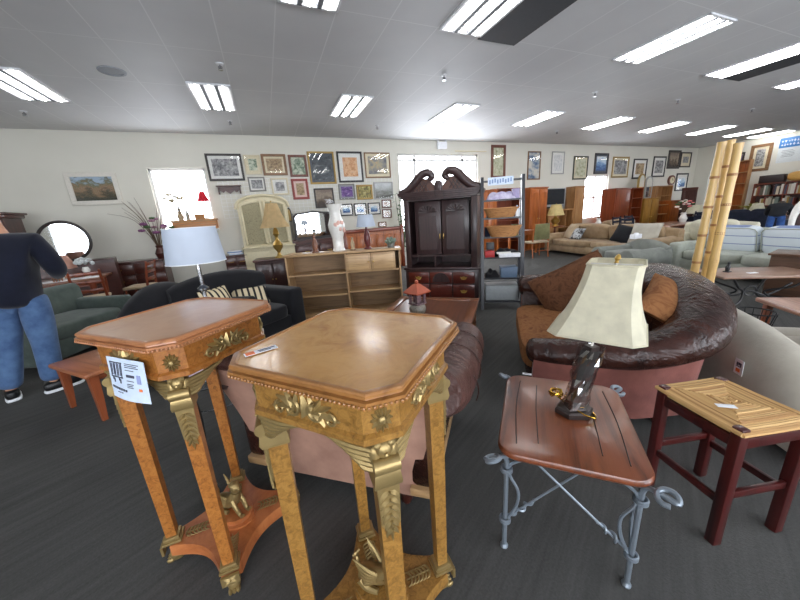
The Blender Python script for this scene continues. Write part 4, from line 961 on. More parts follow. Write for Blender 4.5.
# ------------------------------------------------------------------ generic sofas
def sofa(name, label, cat, loc, rz, Wd, D, mat, seats=2, back_h=.84, arm_h=.6, arm_w=.2, arm='roll', seat_h=.43, back_cush=True, feet=None, cmat=None, curve=0, group=None, skirt=.08):
    t = thing(name, label, cat, loc, rz, group); cm = cmat or mat; hw = Wd/2; iw = Wd-2*arm_w   # +y is the front
    obj('frame', M().box((0, -.02, (seat_h-.14+skirt)/2), (Wd-.06, D-.1, seat_h-.14-skirt), .03), mat, t)
    m = M(); n = 14; lo = []
    for j in range(n+1):
        u = 2*j/n-1; x = u*(hw-.02); top = back_h-curve*abs(u)**2.2; y0 = -D/2
        lo.append([(x, y0+.02, skirt+.02), (x, y0, top*.6), (x, y0+.01, top-.05), (x, y0+.06, top), (x, y0+.13, top-.01), (x, y0+.18, top-.06), (x, y0+.2, seat_h-.1), (x, y0+.2, skirt+.02)])
    obj('back', m.loft(lo), mat, t, 50)
    for s in (-1, 1):
        x = s*(hw-arm_w/2); m = M()
        if arm == 'roll':
            r = arm_w*.62; m.box((x, .02, (arm_h-r+skirt)/2), (arm_w*.75, D-.06, arm_h-r-skirt+.06), .03)
            m.tube([(x+s*.01, -D/2+.06, arm_h-r*.9), (x+s*.01, 0, arm_h-r), (x+s*.02, D/2-.03, arm_h-r)], [r, r, r], 18, 3)
            m.sph((x+s*.02, D/2-.03, arm_h-r), (r, .025, r), 18, 6)
        else:
            m.box((x, .0, (arm_h+skirt)/2), (arm_w, D-.02, arm_h-skirt), .05, 3)
        obj('arm', m, mat, t, 50)
    sw = iw/seats
    for k in range(seats):
        x = -iw/2+sw*(k+.5)
        obj('seat_cushion', M().cush((x, .06, seat_h-.07), (sw-.005, D-.2, .19), .28), cm, t, 60)
        if back_cush:
            m = M(); m.at((x, -D/2+.27, (seat_h+back_h)/2+.03), 0, radians(-14)); m.cush((0, 0, 0), (sw-.01, .2, back_h-seat_h+.04), .4); obj('back_cushion', m, cm, t, 60)
    for sx in (-1, 1):
        for y in (-D/2+.1, D/2-.1): obj('foot', M().lathe([(.001, 0), (.02, 0), (.028, skirt+.03), (.001, skirt+.03)], (sx*(hw-.1), y, 0), 10), feet or K['mahog'], t)
    return t
def face(dx, dy): return atan2(dy, dx)-pi/2      # turn local +y to look along (dx, dy)
# beige club chair at the right edge
BC = thing('beige_armchair', 'large beige armchair with rounded arm and white tag, cut by the right photo edge', 'armchair', (3.2, .62, 0), radians(-39.7))
# local -x side is towards the camera left; +y away along the arm
m = M(); lo = []
prof = [(-.52, .06), (-.55, .2), (-.56, .36), (-.53, .47), (-.46, .54), (-.37, .56), (-.3, .52), (-.27, .44), (-.27, .06)]
for yv, k, dz in ((-.6, .62, -.1), (-.56, .74, -.08), (-.42, .86, -.03), (-.2, .97, 0), (.05, 1.03, .02), (.32, 1.04, .03), (.45, .98, .03), (.5, .86, .01)): lo.append([(x*(.45+.55*k), yv, z*1.12*k+(dz if z > .3 else 0)) for x, z in prof])
obj('arm', m.loft(lo), K['beige'], BC, 60)
obj('arm', M().box((.5, -.02, .32), (.26, 1.1, .52), .12, 4), K['beige'], BC, 60)
obj('back', M().box((.05, .46, .27), (.86, .26, .42), .12, 4), K['beige'], BC, 60)
obj('frame', M().box((.05, -.05, .19), (.84, 1.04, .26), .05), K['beige'], BC, 60)
obj('seat_cushion', M().cush((.1, -.12, .4), (.66, .86, .2), .3), K['beige'], BC, 60)
# ------------------------------------------------------------------ low furniture behind the pedestal tables
BN = thing('low_bench', 'low orange-brown wooden bench left of the printed sheet', 'bench', (-1.47, 3.5, 0), radians(-47)); BN.scale = (1.05, 1.05, 1.04); 
obj('bench_top', M().box((0, 0, .405), (.62, .66, .035), .012), K['bench'], BN, 30); obj('apron', M().box((0, 0, .36), (.5, .54, .06), .004), K['benchleg'], BN, 30)
for sx in (-1, 1):
    for sy_ in (-1, 1):
        m = M(); lo = []
        for z, w2, k in ((0, .016, 1.06), (.2, .024, 1.02), (.39, .03, 1)): lo.append([(sx*.25*k+a*w2, sy_*.27*k+b*w2, z) for a, b in ((-1, -1), (1, -1), (1, 1), (-1, 1))])
        obj('leg', m.loft(lo), K['benchleg'], BN, 30)
# small glass topped stand carrying the white lamp
GS = thing('glass_side_table', 'small round glass side table with thin black legs under the white lamp', 'side table', (-.5, 2.5, 0))
obj('glass_top', M().lathe([(.001, .5), (.33, .5), (.335, .506), (.33, .512), (.001, .512)], n=32), K['glass'], GS)
obj('rim', M().tube([(.335*cos(2*pi*i/32), .335*sin(2*pi*i/32), .5) for i in range(32)], .011, 8, 1, closed=True), K['black_iron'], GS)
for i in range(4):
    a = pi/4+i*pi/2+.35
    m = M(); m.tube([(.32*cos(a), .32*sin(a), .5), (.27*cos(a), .27*sin(a), .3), (.3*cos(a), .3*sin(a), .012)], .011, 8); m.sph((.3*cos(a), .3*sin(a), .012), .016, 8, 6); obj('leg', m, K['black_iron'], GS)
obj('brace', M().tube([(.27*cos(2*pi*i/24), .27*sin(2*pi*i/24), .3) for i in range(24)], .006, 6, 1, closed=True), K['chrome'], GS)
p = on_z(196, 376, .5125)
t = thing('magazine', 'pinkish white magazine lying on the small glass side table', 'magazine', (-.62, 2.42, .5125), .4); obj('pages', M().box((0, 0, .006), (.21, .28, .011), .003), K['white'], t, 30); obj('cover', M().box((0, 0, .0125), (.212, .282, .002)), plain('pink_cover', S(206, 176, 190), .35), t, 0)
WL = thing('drum_shade_lamp', 'lamp with a big white drum shade behind the left pedestal table', 'lamp', (-.455, 2.42, .512))
obj('lamp_base', M().lathe([(.001, 0), (.1, 0), (.1, .012), (.04, .03), (.014, .05), (.012, .3), (.02, .31), (.02, .33), (.012, .34), (.012, .58), (.035, .588), (.035, .6), (.012, .62), (.012, .78), (.001, .78)], n=20), K['chrome'], WL)
obj('lamp_shade', M().lathe([(.172, .775), (.148, .995)], n=40), K['shade_white'], WL); obj('shade_rim', M().tube([(.173*cos(2*pi*i/40), .173*sin(2*pi*i/40), .775) for i in range(40)], .003, 5, 1, closed=True).tube([(.149*cos(2*pi*i/40), .149*sin(2*pi*i/40), .995) for i in range(40)], .003, 5, 1, closed=True), K['white'], WL)
m = M()
for i in range(3): a = 2*pi*i/3; m.cyl((0, 0, .775), (  .158*cos(a), .158*sin(a), .88), .003)
obj('shade_spider', m, K['chrome'], WL)

# coffee table with ceramic lantern
CT = thing('square_coffee_table', 'square brown coffee table with inset top, ceramic lantern standing on it', 'coffee table', (1.57, 3.03, 0), radians(49)); h = .5
m = M()
for s in (-1, 1): m.box((s*.46, 0, .43), (.1, 1.02, .045), .008).box((0, s*.46, .43), (.82, .1, .045), .008)
obj('top_border', m, K['brown_table'], CT, 30); obj('inset_panel', M().box((0, 0, .425), (.83, .83, .03)), wood('brown_inset', S(106, 64, 44), S(80, 46, 32), 'x', .3, coat=.3), CT, 0)
obj('apron', M().box((0, 0, .37), (.92, .92, .08), .004), K['brown_table'], CT, 30)
for sx in (-1, 1):
    for sy_ in (-1, 1): obj('leg', M().box((sx*.44, sy_*.44, .2), (.07, .07, .4), .008), K['brown_table'], CT, 30)
p = on_z(418, 313, .4525)
LN = thing('ceramic_lantern', 'small ceramic pagoda lantern with an orange-brown roof on the coffee table', 'lantern', (p.x, p.y, .4525), radians(20)); LN.scale = (.85, .85, .85); k = 1.0
grn = burl('mottled_glaze', [S(60, 66, 60), S(128, 124, 112), S(160, 150, 140)], 30, .3, .5); mau = burl('purple_glaze', [S(70, 50, 60), S(112, 86, 96), S(150, 130, 130)], 30, .3, .5)
obj('bulb_base', M().lathe([(.001, 0), (.08, 0), (.1, .02), (.11, .06), (.1, .1), (.07, .125), (.001, .125)], n=20), grn, LN)
m = M(); m.box((0, 0, .135), (.17, .17, .02), .004)
for sx in (-1, 1):
    for sy_ in (-1, 1): m.box((sx*.062, sy_*.062, .2), (.03, .03, .13), .004)
m.box((0, 0, .265), (.17, .17, .02), .004); m.box((0, 0, .2), (.07, .07, .12)); obj('lantern_house', m, mau, LN, 30)
obj('roof', M().loft([[(x*r, y*r, z) for x, y in ((-1, -1), (1, -1), (1, 1), (-1, 1))] for r, z in ((.12, .27), (.125, .285), (.075, .34), (.03, .385), (.02, .39))]).sph((0, 0, .41), (.025, .025, .028)), plain('terracotta_glaze', S(168, 82, 56), .4), LN, 30)

# black loveseat with striped pillows and a second black armchair
BLK = sofa('black_sectional_sofa', 'black sectional sofa with striped pillows between the white drum lamp and oak bookcase', 'sofa', (-.46, 4.4, 0), face(.6, -.8), 1.3, .95, K['blackfab'], 1, .93, .64, .22, 'square', back_cush=False, curve=.1)
BA = sofa('black_chair', 'x', 'x', (-.95, 4.2, 0), face(.86, -.5), 1.2, .9, K['blackfab'], 1, .92, .6, .2, 'roll', back_cush=False, curve=.3)
for ch in list(BA.children): mb = BLK.matrix_basis.inverted() @ BA.matrix_basis; ch.parent = BLK; ch.matrix_basis = mb @ ch.matrix_basis
bpy.data.objects.remove(BA)
st1 = stripes('cream_black_stripes', S(206, 192, 160), S(40, 38, 40), 14, 'X', .62)
B_ = Vector((-.46, 4.4, 0)); fr_ = Vector((.6, -.8, 0)); sd_ = Vector((.8, .6, 0))
p = B_+sd_*.22-fr_*.1+Vector((0, 0, .56)); pillow_thing('striped cream and black pillow lying by the far arm of the black sofa', tuple(p), (radians(34), 0, face(.6, -.8)+pi-.5), .44, .34, .13, st1, 'striped pillows on the black sofa')
p = B_-sd_*.2-fr_*.12+Vector((0, 0, .6)); pillow_thing('striped cream and black pillow beside the stem of the white lamp', tuple(p), (radians(66), 0, face(.6, -.8)+pi+.2), .4, .36, .14, st1, 'striped pillows on the black sofa')
p = B_-sd_*.3+fr_*.08+Vector((0, 0, .55)); pillow_thing('dark ruffled pillow on the black sofa beside the striped pillow', tuple(p), (radians(30), 0, face(.6, -.8)+pi), .4, .34, .14, fabric('charcoal_ruffle', S(48, 46, 48), S(28, 27, 30), 30, bs=.8))
m = M(); m.box((0, 0, 0), (.1, .003, .05)); o = obj('price_tag', m, K['white'], smooth=0); p = on_z(137, 285, .865); o.location = tuple(Vector((-.95, 4.2, .84))-Vector((.86, -.5, 0))*.447-Vector((.5, .86, 0))*.12); o.rotation_euler = (0, 0, face(.86, -.5)); tag(o, 'white tag pinned on the back of the black sofa', 'price tag')

# sage armchair by the man
sofa('sage_loveseat', 'sage grey loveseat with sloping arms beside the man', 'loveseat', (-2.7, 5.35, 0), face(.9, -.4), 1.35, .95, K['green'], 1, .84, .62, .15, 'square', back_cush=False, seat_h=.46)

# ------------------------------------------------------------------ low oak bookcase and what stands on it
OB = thing('low_bookcase', 'low pale oak bookcase with open shelves and two small doors, vases on top', 'bookcase', (1.06, 4.88, 0), radians(-18.7)); Wb, Hb, Db = 1.74, 1.02, .36
obj('top', M().box((0, 0, Hb-.015), (Wb+.04, Db+.03, .03), .006), K['pale_oak'], OB, 30)
for x in (-Wb/2+.012, .03, Wb/2-.012): obj('side_panel', M().box((x, 0, Hb/2-.015), (.024, Db, Hb-.03)), K['pale_oak_z'], OB, 0)
obj('back_panel', M().box((0, Db/2-.006, Hb/2), (Wb-.04, .01, Hb-.06)), wood('back_board', S(136, 108, 76), S(104, 80, 54), 'x', .6), OB, 0)
for x0, x1, zs in ((-Wb/2+.024, .018, (.06, .36, .7)), (.042, Wb/2-.024, (.06, .39, .7))):
    for z in zs: obj('shelf', M().box(((x0+x1)/2, 0, z), (x1-x0, Db-.02, .022)), K['pale_oak'], OB, 0)
obj('plinth', M().box((0, -.01, .025), (Wb-.04, Db-.03, .05)), K['pale_oak'], OB, 0)
for x in (.225, .602):
    d = obj('door', M().box((x, -Db/2-.008, .845), (.37, .018, .265), .004), K['pale_oak'], OB, 30)
    obj('door_panel', M().box((x, -Db/2-.018, .845), (.3, .006, .2), .003), wood('door_panel_oak', S(190, 156, 112), S(156, 122, 84), 'x', .45), d, 30)
    obj('knob', M().sph((x+(.15 if x < .4 else -.15), -Db/2-.026, .845), .012, 8, 6), K['brass'], d)
def on_ob(px, py):
    d = ray(px, py); c_, s_ = cos(radians(-18.7)), sin(radians(-18.7)); k = (1.06*s_-4.88*c_)/(d.x*s_-d.y*c_)
    return Vector((d.x*k, d.y*k, Hb))
p = on_ob(339, 249); VA = thing('floral_vase', 'tall white ceramic vase with pink flower decor on the oak bookcase', 'vase', (p.x, p.y, Hb))
obj('vase_body', M().lathe([(.001, 0), (.09, 0), (.1, .015), (.08, .05), (.085, .2), (.12, .34), (.125, .4), (.1, .47), (.082, .52), (.08, .6), (.115, .685), (.12, .7), (.11, .7), (.075, .62), (.001, .6)], n=28), K['white_cer'], VA)
m = M()
for i in range(9): a = -1.9+i*.16+r3.uniform(-.05, .05); zz = .3+r3.uniform(-.08, .08); m.sph((.118*cos(a), .118*sin(a), zz+.06), (.026, .014, .03), 8, 6)
obj('flower_relief', m, plain('pale_pink_glaze', S(214, 170, 156), .4), VA)
def figurine(px, py, lab, col, hh=.28):
    p = on_ob(px, py); t = thing('bird_figurine', lab, 'figurine', (p.x, p.y, Hb)); k = hh/.3
    obj('figure', M().lathe([(.001, 0), (.06*k, 0), (.062*k, .02*k), (.04*k, .05*k), (.05*k, .12*k), (.045*k, .17*k), (.025*k, .22*k), (.022*k, .25*k), (.028*k, .28*k), (.001, .305*k)], n=16).tube([(0, -.02*k, .27*k), (-.02*k, -.06*k, .28*k)], [.018*k, .003], 8), col, t)
    obj('foot_ring', M().lathe([(.001, 0), (.065*k, 0), (.065*k, .012), (.001, .012)], n=16), K['mahog'], t); return t
figurine(315.5, 250, 'small brown figurine left of the white vase on the oak bookcase', plain('brown_glaze', S(120, 78, 58), .35), .27)
p = on_ob(368, 249); t = thing('small_table_lamp', 'small lamp with pale blue shade and dark red base on the oak bookcase', 'lamp', (p.x, p.y, Hb))
obj('lamp_base', M().lathe([(.001, 0), (.06, 0), (.06, .015), (.03, .04), (.05, .14), (.045, .22), (.018, .3), (.012, .36), (.001, .36)], n=16), plain('dark_red_glaze', S(92, 36, 34), .3), t); obj('lamp_shade', M().lathe([(.15, .34), (.11, .52)], n=28), K['shade_white'], t)
obj('finial', M().cyl((0, 0, .36), (0, 0, .53), .004), K['brass'], t)
p = on_ob(391, 247); t = thing('potted_succulent', 'small grey-green potted plant at the right end of the oak bookcase', 'plant', (p.x, p.y, Hb))
obj('pot', M().lathe([(.001, 0), (.05, 0), (.065, .07), (.06, .07), (.001, .06)], n=16), plain('grey_pot', S(110, 112, 108), .5), t)
m = M()
for i in range(26): a = r3.uniform(0, 6.28); q = r3.uniform(.2, 1.4); m.tube([(0, 0, .06), (.05*cos(a)*sin(q), .05*sin(a)*sin(q), .06+.06*cos(q)), (.11*cos(a)*sin(q), .11*sin(a)*sin(q), .07+.1*cos(q))], [.006, .022, .003], 6, 3)
obj('foliage', m, plain('grey_green_leaf', S(112, 126, 112), .6), t)

# dark cabinet with brass lamp
DC = thing('dark_cabinet', 'small dark wooden cabinet under the brass lamp, between loveseat and bookcase', 'cabinet', (.02, 6.75, 0), radians(-6)); cw, ch2 = .62, .84
obj('body', M().box((0, 0, ch2/2-.02), (cw, .45, ch2-.04)), K['mahog_z'], DC, 0); obj('top', M().box((0, 0, ch2-.02), (cw+.05, .5, .04), .01), K['mahog'], DC, 30)
for s in (-1, 1): d = obj('door', M().box((s*cw*.24, -.232, .42), (cw*.44, .02, .66), .005), K['mahog_z'], DC, 30); obj('knob', M().sph((s*.03, -.25, .45), .014, 8, 6), K['brass'], d)
BL = thing('brass_table_lamp', 'tall brass lamp with tan pleated shade in front of the cream cabinet', 'lamp', (.16, 6.7, ch2)); BL.scale = (.88, .88, .97)
obj('lamp_base', M().lathe([(.001, 0), (.1, 0), (.1, .02), (.05, .04), (.03, .1), (.04, .12), (.1, .2), (.11, .26), (.06, .33), (.03, .38), (.035, .42), (.07, .48), (.05, .55), (.02, .6), (.015, .72), (.001, .72)], n=22), K['brass'], BL)
obj('lamp_shade', M().loft([octo(r, r*.5, z) for r, z in ((.31, .6), (.24, .72), (.18, .86), (.14, 1.0), (.12, 1.06))], False, False), K['shade_tan'], BL, 30); obj('finial', M().cyl((0, 0, .7), (0, 0, 1.08), .006).sph((0, 0, 1.1), .016, 8, 6), K['brass'], BL)

# cream hutch with arched top and wire doors
Yh = 8.75; A, B = on_y(240, 225, Yh), on_y(290, 225, Yh); ztop = on_y(263, 196, Yh).z; hw = (B.x-A.x)/2; zsh = on_y(241, 208, Yh).z
HU = thing('cream_hutch', 'cream painted hutch with arched top and wire mesh doors against the back wall', 'hutch', ((A.x+B.x)/2, Yh+.2, 0))
arch = lambda k, n=13: [(hw*k*cos(pi*i/(n-1)), zsh+(ztop-zsh)*k*max(0, sin(pi*i/(n-1)))**.9) for i in range(n)]
obj('upper_case', M().plate([(-hw, .95), (hw, .95)]+arch(1), -.15, .2), K['creampaint'], HU, 20)
m = M(); ap = arch(1.0)
m.tube([(x, -.17, z) for x, z in [(hw+.05, zsh-.02)]+[(x*1.03, z+.02) for x, z in ap]+[(-hw-.05, zsh-.02)]], .035, 8, 2); obj('arched_cornice', m, K['creampaint'], HU)
obj('lower_case', M().box((0, 0, .46), (hw*2+.06, .48, .92), .01), K['creampaint'], HU, 30); obj('counter', M().box((0, -.02, .935), (hw*2+.12, .54, .04), .01), K['creampaint'], HU, 30)
inner = plain('dim_cabinet_back', S(120, 116, 96), .8)
wirem = paisley('wire_mesh_backing', S(74, 70, 58), S(126, 120, 98), S(168, 160, 130), 22)
for s in (-1, 1):
    x0, x1 = (s*.04, s*(hw-.08)); xa, xb = min(x0, x1), max(x0, x1)
    topz = lambda x: zsh-.06+(ztop-zsh-.06)*max(0, 1-(x/hw)**2)**.5
    out = [(xa, 1.02), (xb, 1.02)]+[(xb+(xa-xb)*i/8, topz(xb+(xa-xb)*i/8)) for i in range(9)]
    d = obj('mesh_door', M().plate(out, -.165, -.15), wirem, HU, 0)
    fm = M(); pts = [(x, -.17, z) for x, z in out]; fm.tube(pts, .03, 6, 1, closed=True); obj('door_frame', fm, K['creampaint'], d)
    for zz in (.2, .6): obj('drawer_front', M().box((s*hw*.5, -.25, zz+.06), (hw*.9, .02, .34), .01), K['creampaint'], HU, 30)
# mirror dresser left of the headboard
Ym = 8.9; A, B = on_y(294, 225, Ym), on_y(334.5, 225, Ym); C, D = on_y(313, 210.5, Ym), on_y(313, 239, Ym)
MD = thing('mirror_dresser', 'dark wooden dresser with a shaped framed mirror behind the oak bookcase', 'dresser', ((A.x+B.x)/2, Ym+.1, 0)); hw = (B.x-A.x)/2; z1, z0 = C.z, D.z
out = [(-hw, z0), (hw, z0), (hw, z1-.12), (hw*.85, z1-.05), (hw*.4, z1-.03), (0, z1), (-hw*.4, z1-.03), (-hw*.85, z1-.05), (-hw, z1-.12)]
mf = obj('mirror_frame', M().plate(out, -.03, .02), FR['dark'], MD, 0); obj('mirror', M().plate([(x*.9, z0+.08+(z-z0-.08)*.93 if z > z0 else z0+.07) for x, z in out], -.036, -.02), K['mirror'], mf, 0)
obj('body', M().box((0, .02, z0/2), (hw*2+.2, .5, z0)), K['mahog'], MD, 0)
for x in (-1, 1):
    for z in (z0*.3, z0*.7): d = obj('drawer', M().box((x*(hw+.06)*.5, -.24, z), (hw*.95, .03, z0*.34), .008), K['mahog'], MD, 30); obj('handle', M().box((x*(hw+.06)*.5, -.27, z), (.12, .03, .02), .006), K['brass'], d)
# headboard with orange panels
Yb = 8.7; A, B = on_y(345, 240, Yb), on_y(402, 238, Yb); zt = on_y(375, 228, Yb).z
HB = thing('wooden_headboard', 'orange-brown panelled wooden headboard behind the oak bookcase', 'headboard', ((A.x+B.x)/2, Yb, 0)); hw = (B.x-A.x)/2
obj('rail', M().box((0, 0, zt-.05), (hw*2, .07, .1), .01), K['cherry'], HB, 30); obj('panel_board', M().box((0, .01, zt*.5), (hw*2-.1, .03, zt-.1)), K['orange_oak'], HB, 0)
for k in range(6): obj('raised_panel', M().box((-hw+(k+.5)*hw*2/6, -.015, zt*.62), (hw*2/6-.08, .02, zt*.42), .008), K['orange_oak'], HB, 30)
for s in (-1, 1): obj('post', M().box((s*hw, 0, zt/2+.02), (.09, .09, zt+.04), .01), K['cherry_z'], HB, 30)
figurine(353, 249, 'small pale figurine right of the white vase on the oak bookcase', K['tan2'], .2)

# ------------------------------------------------------------------ armoire
AR = thing('tall_armoire', 'tall dark wooden armoire with broken swan-neck pediment before the bright window', 'armoire', (2.575+.19+.06, 4.67+.21-.05, 0), radians(-42)); AR.scale = (1, 1, .965); aw = .6; ad = .28
obj('lower_case', M().box((0, 0, .3), (aw*2+.06, ad*2+.04, .56), .008), K['arm_d'], AR, 30); obj('plinth', M().box((0, -.01, .04), (aw*2+.1, ad*2+.06, .08), .01), K['arm_d'], AR, 30)
obj('waist_moulding', M().box((0, -.01, .6), (aw*2+.12, ad*2+.08, .05), .018), K['arm_d'], AR, 30)
for x, w2, z, hh in ((-.39, .36, .44, .2), (0, .38, .44, .2), (.39, .36, .44, .2), (-.39, .36, .2, .24), (0, .38, .2, .24), (.39, .36, .2, .24)):
    d = obj('drawer', M().box((x, -ad-.03, z), (w2, .025, hh), .008), K['arm_red'], AR, 30)
    if x:
        mm = M(); mm.plate([(x-.06, z+.02), (x-.045, z-.015), (x, z-.035), (x+.045, z-.015), (x+.06, z+.02), (x+.03, z+.012), (x, z+.028), (x-.03, z+.012)], -ad-.052, -ad-.04); mm.tube([(x-.035, -ad-.05, z+.005), (x-.03, -ad-.07, z-.02), (x+.03, -ad-.07, z-.02), (x+.035, -ad-.05, z+.005)], .005, 6)
        obj('bail_handle', mm, K['brass'], d)
    elif z > .3:
        mm = M(); mm.plate([(.15*cos(a), z-.08+.17*sin(a)) for a in [pi*i/12 for i in range(13)]], -ad-.05, -ad-.035)
        obj('carved_fan', mm, K['arm_d'], d)
for s in (-1, 1):
    obj('side_panel', M().box((s*(aw-.02), 0, 1.2), (.05, ad*2, 1.16)), K['arm_d'], AR, 0)
    obj('pilaster', M().box((s*(aw-.045), -ad-.005, 1.2), (.09, .03, 1.16), .006), K['arm_d'], AR, 30)
obj('back_panel', M().box((0, ad-.01, 1.2), (aw*2-.06, .02, 1.16)), K['arm_d'], AR, 0)
obj('shelf', M().box((0, 0, .82), (aw*2-.06, ad*2-.04, .03)), K['arm_d'], AR, 0); obj('divider', M().box((-.1, -.02, .72), (.025, ad*2-.08, .18)), K['arm_d'], AR, 0)
obj('upper_board', M().box((0, 0, 1.78), (aw*2, ad*2, .03)), K['arm_d'], AR, 0)
for s in (-1, 1):
    x = s*.235
    d = obj('door', M().box((x, -ad+.16, 1.29), (.45, .025, .92), .004), K['arm_d'], AR, 30)
    mm = M(); mm.plate([(x-.15, .92), (x+.15, .92), (x+.15, 1.5), (x-.15, 1.5)], -ad+.135, -ad+.15); obj('door_panel', mm, K['arm_d'], d, 0)
    mm = M(); mm.plate([(x+.17*cos(a), 1.56+.13*sin(a)) for a in [pi*i/12 for i in range(13)]], -ad+.138, -ad+.15)
    for i in range(7): a = pi*(i+.5)/7; mm.tube([(x, -ad+.135, 1.56), (x+.15*cos(a), -ad+.13, 1.56+.115*sin(a))], [.006, .016], 6, 1)
    obj('carved_arch', mm, K['arm_d'], d); obj('door_pull', M().box((s*.03, -ad+.135, 1.15), (.012, .02, .09), .004), K['brass'], d)
mm = M()
for k, z in ((1.02, 1.8), (1.06, 1.83), (1.12, 1.86), (1.14, 1.89)): mm.box((0, -.02, z), (aw*2*k, ad*2+.1*(k-.9)*4, .035), .008)
obj('cornice', mm, K['arm_d'], AR, 30)
for s in (-1, 1):
    # swan-neck scroll, fretwork under it
    pts = [(s*.66, 1.91), (s*.52, 1.95), (s*.4, 2.05), (s*.28, 2.17), (s*.17, 2.2), (s*.1, 2.14), (s*.13, 2.09), (s*.17, 2.12)]
    obj('swan_neck', M().tube([(x, -ad-.0, z) for x, z in pts], [.045, .065, .07, .068, .062, .05, .036, .02], 10, 4), K['arm_d'], AR)
    obj('pediment_board', M().plate([(s*.62, 1.9), (s*.06, 1.9), (s*.06, 1.98), (s*.16, 2.1), (s*.28, 2.12), (s*.4, 2.0), (s*.52, 1.92)], -ad+.0, -ad+.03), wood('fret_board', S(84, 52, 40), S(54, 32, 26), 'x', .4), AR, 0)
    fm = M()
    for i in range(6):
        x = s*(.16+.06*i); fm.cyl((x, -ad-.006, 1.91), (x+s*.1, -ad-.006, 2.08-.02*i), .008, n=6); fm.cyl((x+s*.1, -ad-.006, 1.91), (x, -ad-.006, 2.08-.015*i), .008, n=6)
    obj('fretwork', fm, K['arm_d'], AR)
obj('center_block', M().box((0, -ad-.01, 1.97), (.12, .08, .14), .01).cyl((0, -ad-.01, 2.04), (0, -ad-.01, 2.06), .045), K['arm_d'], AR, 30)

# ------------------------------------------------------------------ ladder shelf
LD = thing('ladder_shelf', 'dark leaning ladder shelf full of baskets and boxes, right of the armoire', 'shelf unit', (3.2, 3.75, 0), radians(-34)); lw = .29
for s in (-1, 1): obj('side_rail', M().loft([[(s*(lw+.0)-.022, y-.03, z), (s*lw+.022, y-.03, z), (s*lw+.022, y+.03, z), (s*lw-.022, y+.03, z)] for y, z in ((-.1, 0), (.22, 1.96))]), K['ladder'], LD, 0); obj('back_leg', M().box((s*lw, .3, .98), (.04, .03, 1.96)), K['ladder'], LD, 0)
SHZ = (.12, .47, .78, 1.08, 1.36, 1.62, 1.9)
for z in SHZ:
    yf = -.1+.32*z/1.96; obj('shelf', M().box((0, (yf+.3)/2, z), (lw*2-.05, .3-yf+.02, .022)), K['ladder'], LD, 0)
def on_ld(x, y, z): return tuple(LD.matrix_basis @ Vector((x, y, z)))
LZ = radians(-34)
def ldthing(name, label, cat, x, y, z, group=None): return thing(name, label, cat, on_ld(x, y, z), LZ, group)
def basket(label, x, y, z, w, d, h):
    t = ldthing('wicker_basket', label, 'basket', x, y, z); e = lambda k, zz: [(k*w/2*cos(2*pi*i/24), k*d/2*sin(2*pi*i/24), zz) for i in range(24)]
    obj('basket_body', M().loft([e(.7, 0), e(.85, h*.4), e(1, h), e(.94, h), e(.8, h*.4), e(.66, .01)]), K['wicker'], t); obj('basket_rim', M().tube(e(.98, h), .012, 6, 1, closed=True), K['wicker'], t)
basket('upper of two round wicker baskets on the ladder shelf', -.02, .12, 1.371, .5, .26, .13); basket('lower of two round wicker baskets on the ladder shelf', .02, .08, 1.091, .5, .3, .15)
def carton(label, x, y, z, w, d, h, mat, name='small_box', cat='box', bev=.006):
    t = ldthing(name, label, cat, x, y, z); obj('carton', M().box((0, 0, h/2-.004 if False else h/2), (w, d, h), bev), mat, t, 30); obj('lid', M().box((0, 0, h), (w*1.02, d*1.02, .012), .003), mat, t, 30)
carton('red box on the ladder shelf beside dark cloth', -.18, .1, .791, .14, .16, .09, plain('red_box', S(168, 34, 36), .5))
carton('blue-grey plastic box on the second shelf of the ladder unit', .1, .1, .481, .24, .24, .15, plain('blue_grey_box', S(96, 116, 140), .5))
carton('long white box lying on the third shelf of the ladder unit', .1, .02, .791, .3, .12, .05, K['white'])
carton('clear grey storage bin on the bottom shelf of the ladder unit', 0, .12, .131, .48, .3, .22, plain('grey_bin', S(150, 156, 158), .4), 'storage_bin', 'storage bin')
def cloth(label, x, y, z, w, d, h, mat, cat='cloth', name='folded_cloth'):
    m = M(); rr = random.Random(int(w*1000)+int(z*100))
    ph = [rr.uniform(0, 6) for _ in range(4)]
    def f(u, v): k = (max(0, sin(pi*u))*max(0, sin(pi*v)))**.4; return ((u-.5)*w, (v-.5)*d, h*k*(.75+.25*sin(9*u+ph[0])*sin(7*v+ph[1])))
    m.surf(f, 18, 14); n = len(m.v); m.add([((u-.5)*w, (v-.5)*d, 0) for u, v in ((0, 0), (1, 0), (1, 1), (0, 1))], [(3, 2, 1, 0)])
    o = obj(name, m, mat, loc=on_ld(x, y, z), rz=LZ); tag(o, label, cat)
cloth('pile of lilac and white cloth above the upper basket', -.02, .2, 1.631, .42, .16, .14, fabric('lilac_cloth', S(206, 202, 220), S(150, 140, 176), 60, big=14))
cloth('black cloth heap on the third ladder shelf', .06, .16, .791, .36, .2, .14, K['blackfab'])
cloth('dark round bag on the second ladder shelf beside blue box', -.14, .1, .481, .22, .24, .14, K['blackfab'], 'bag', 'cloth_bag')
for i, (x, hh) in enumerate(((.2, .16), (.235, .13))):
    t = ldthing('white_bottle', ('taller' if not i else 'shorter')+' white bottle at the right end of the basket shelf', 'bottle', x+.0, .1+.06*i, 1.371); obj('bottle_body', M().lathe([(.001, 0), (.022, 0), (.022, hh*.7), (.01, hh*.8), (.001, hh*.8)], n=12), K['white'], t); obj('cap', M().cyl((0, 0, hh*.8), (0, 0, hh), .011), K['paper_blue'], t)
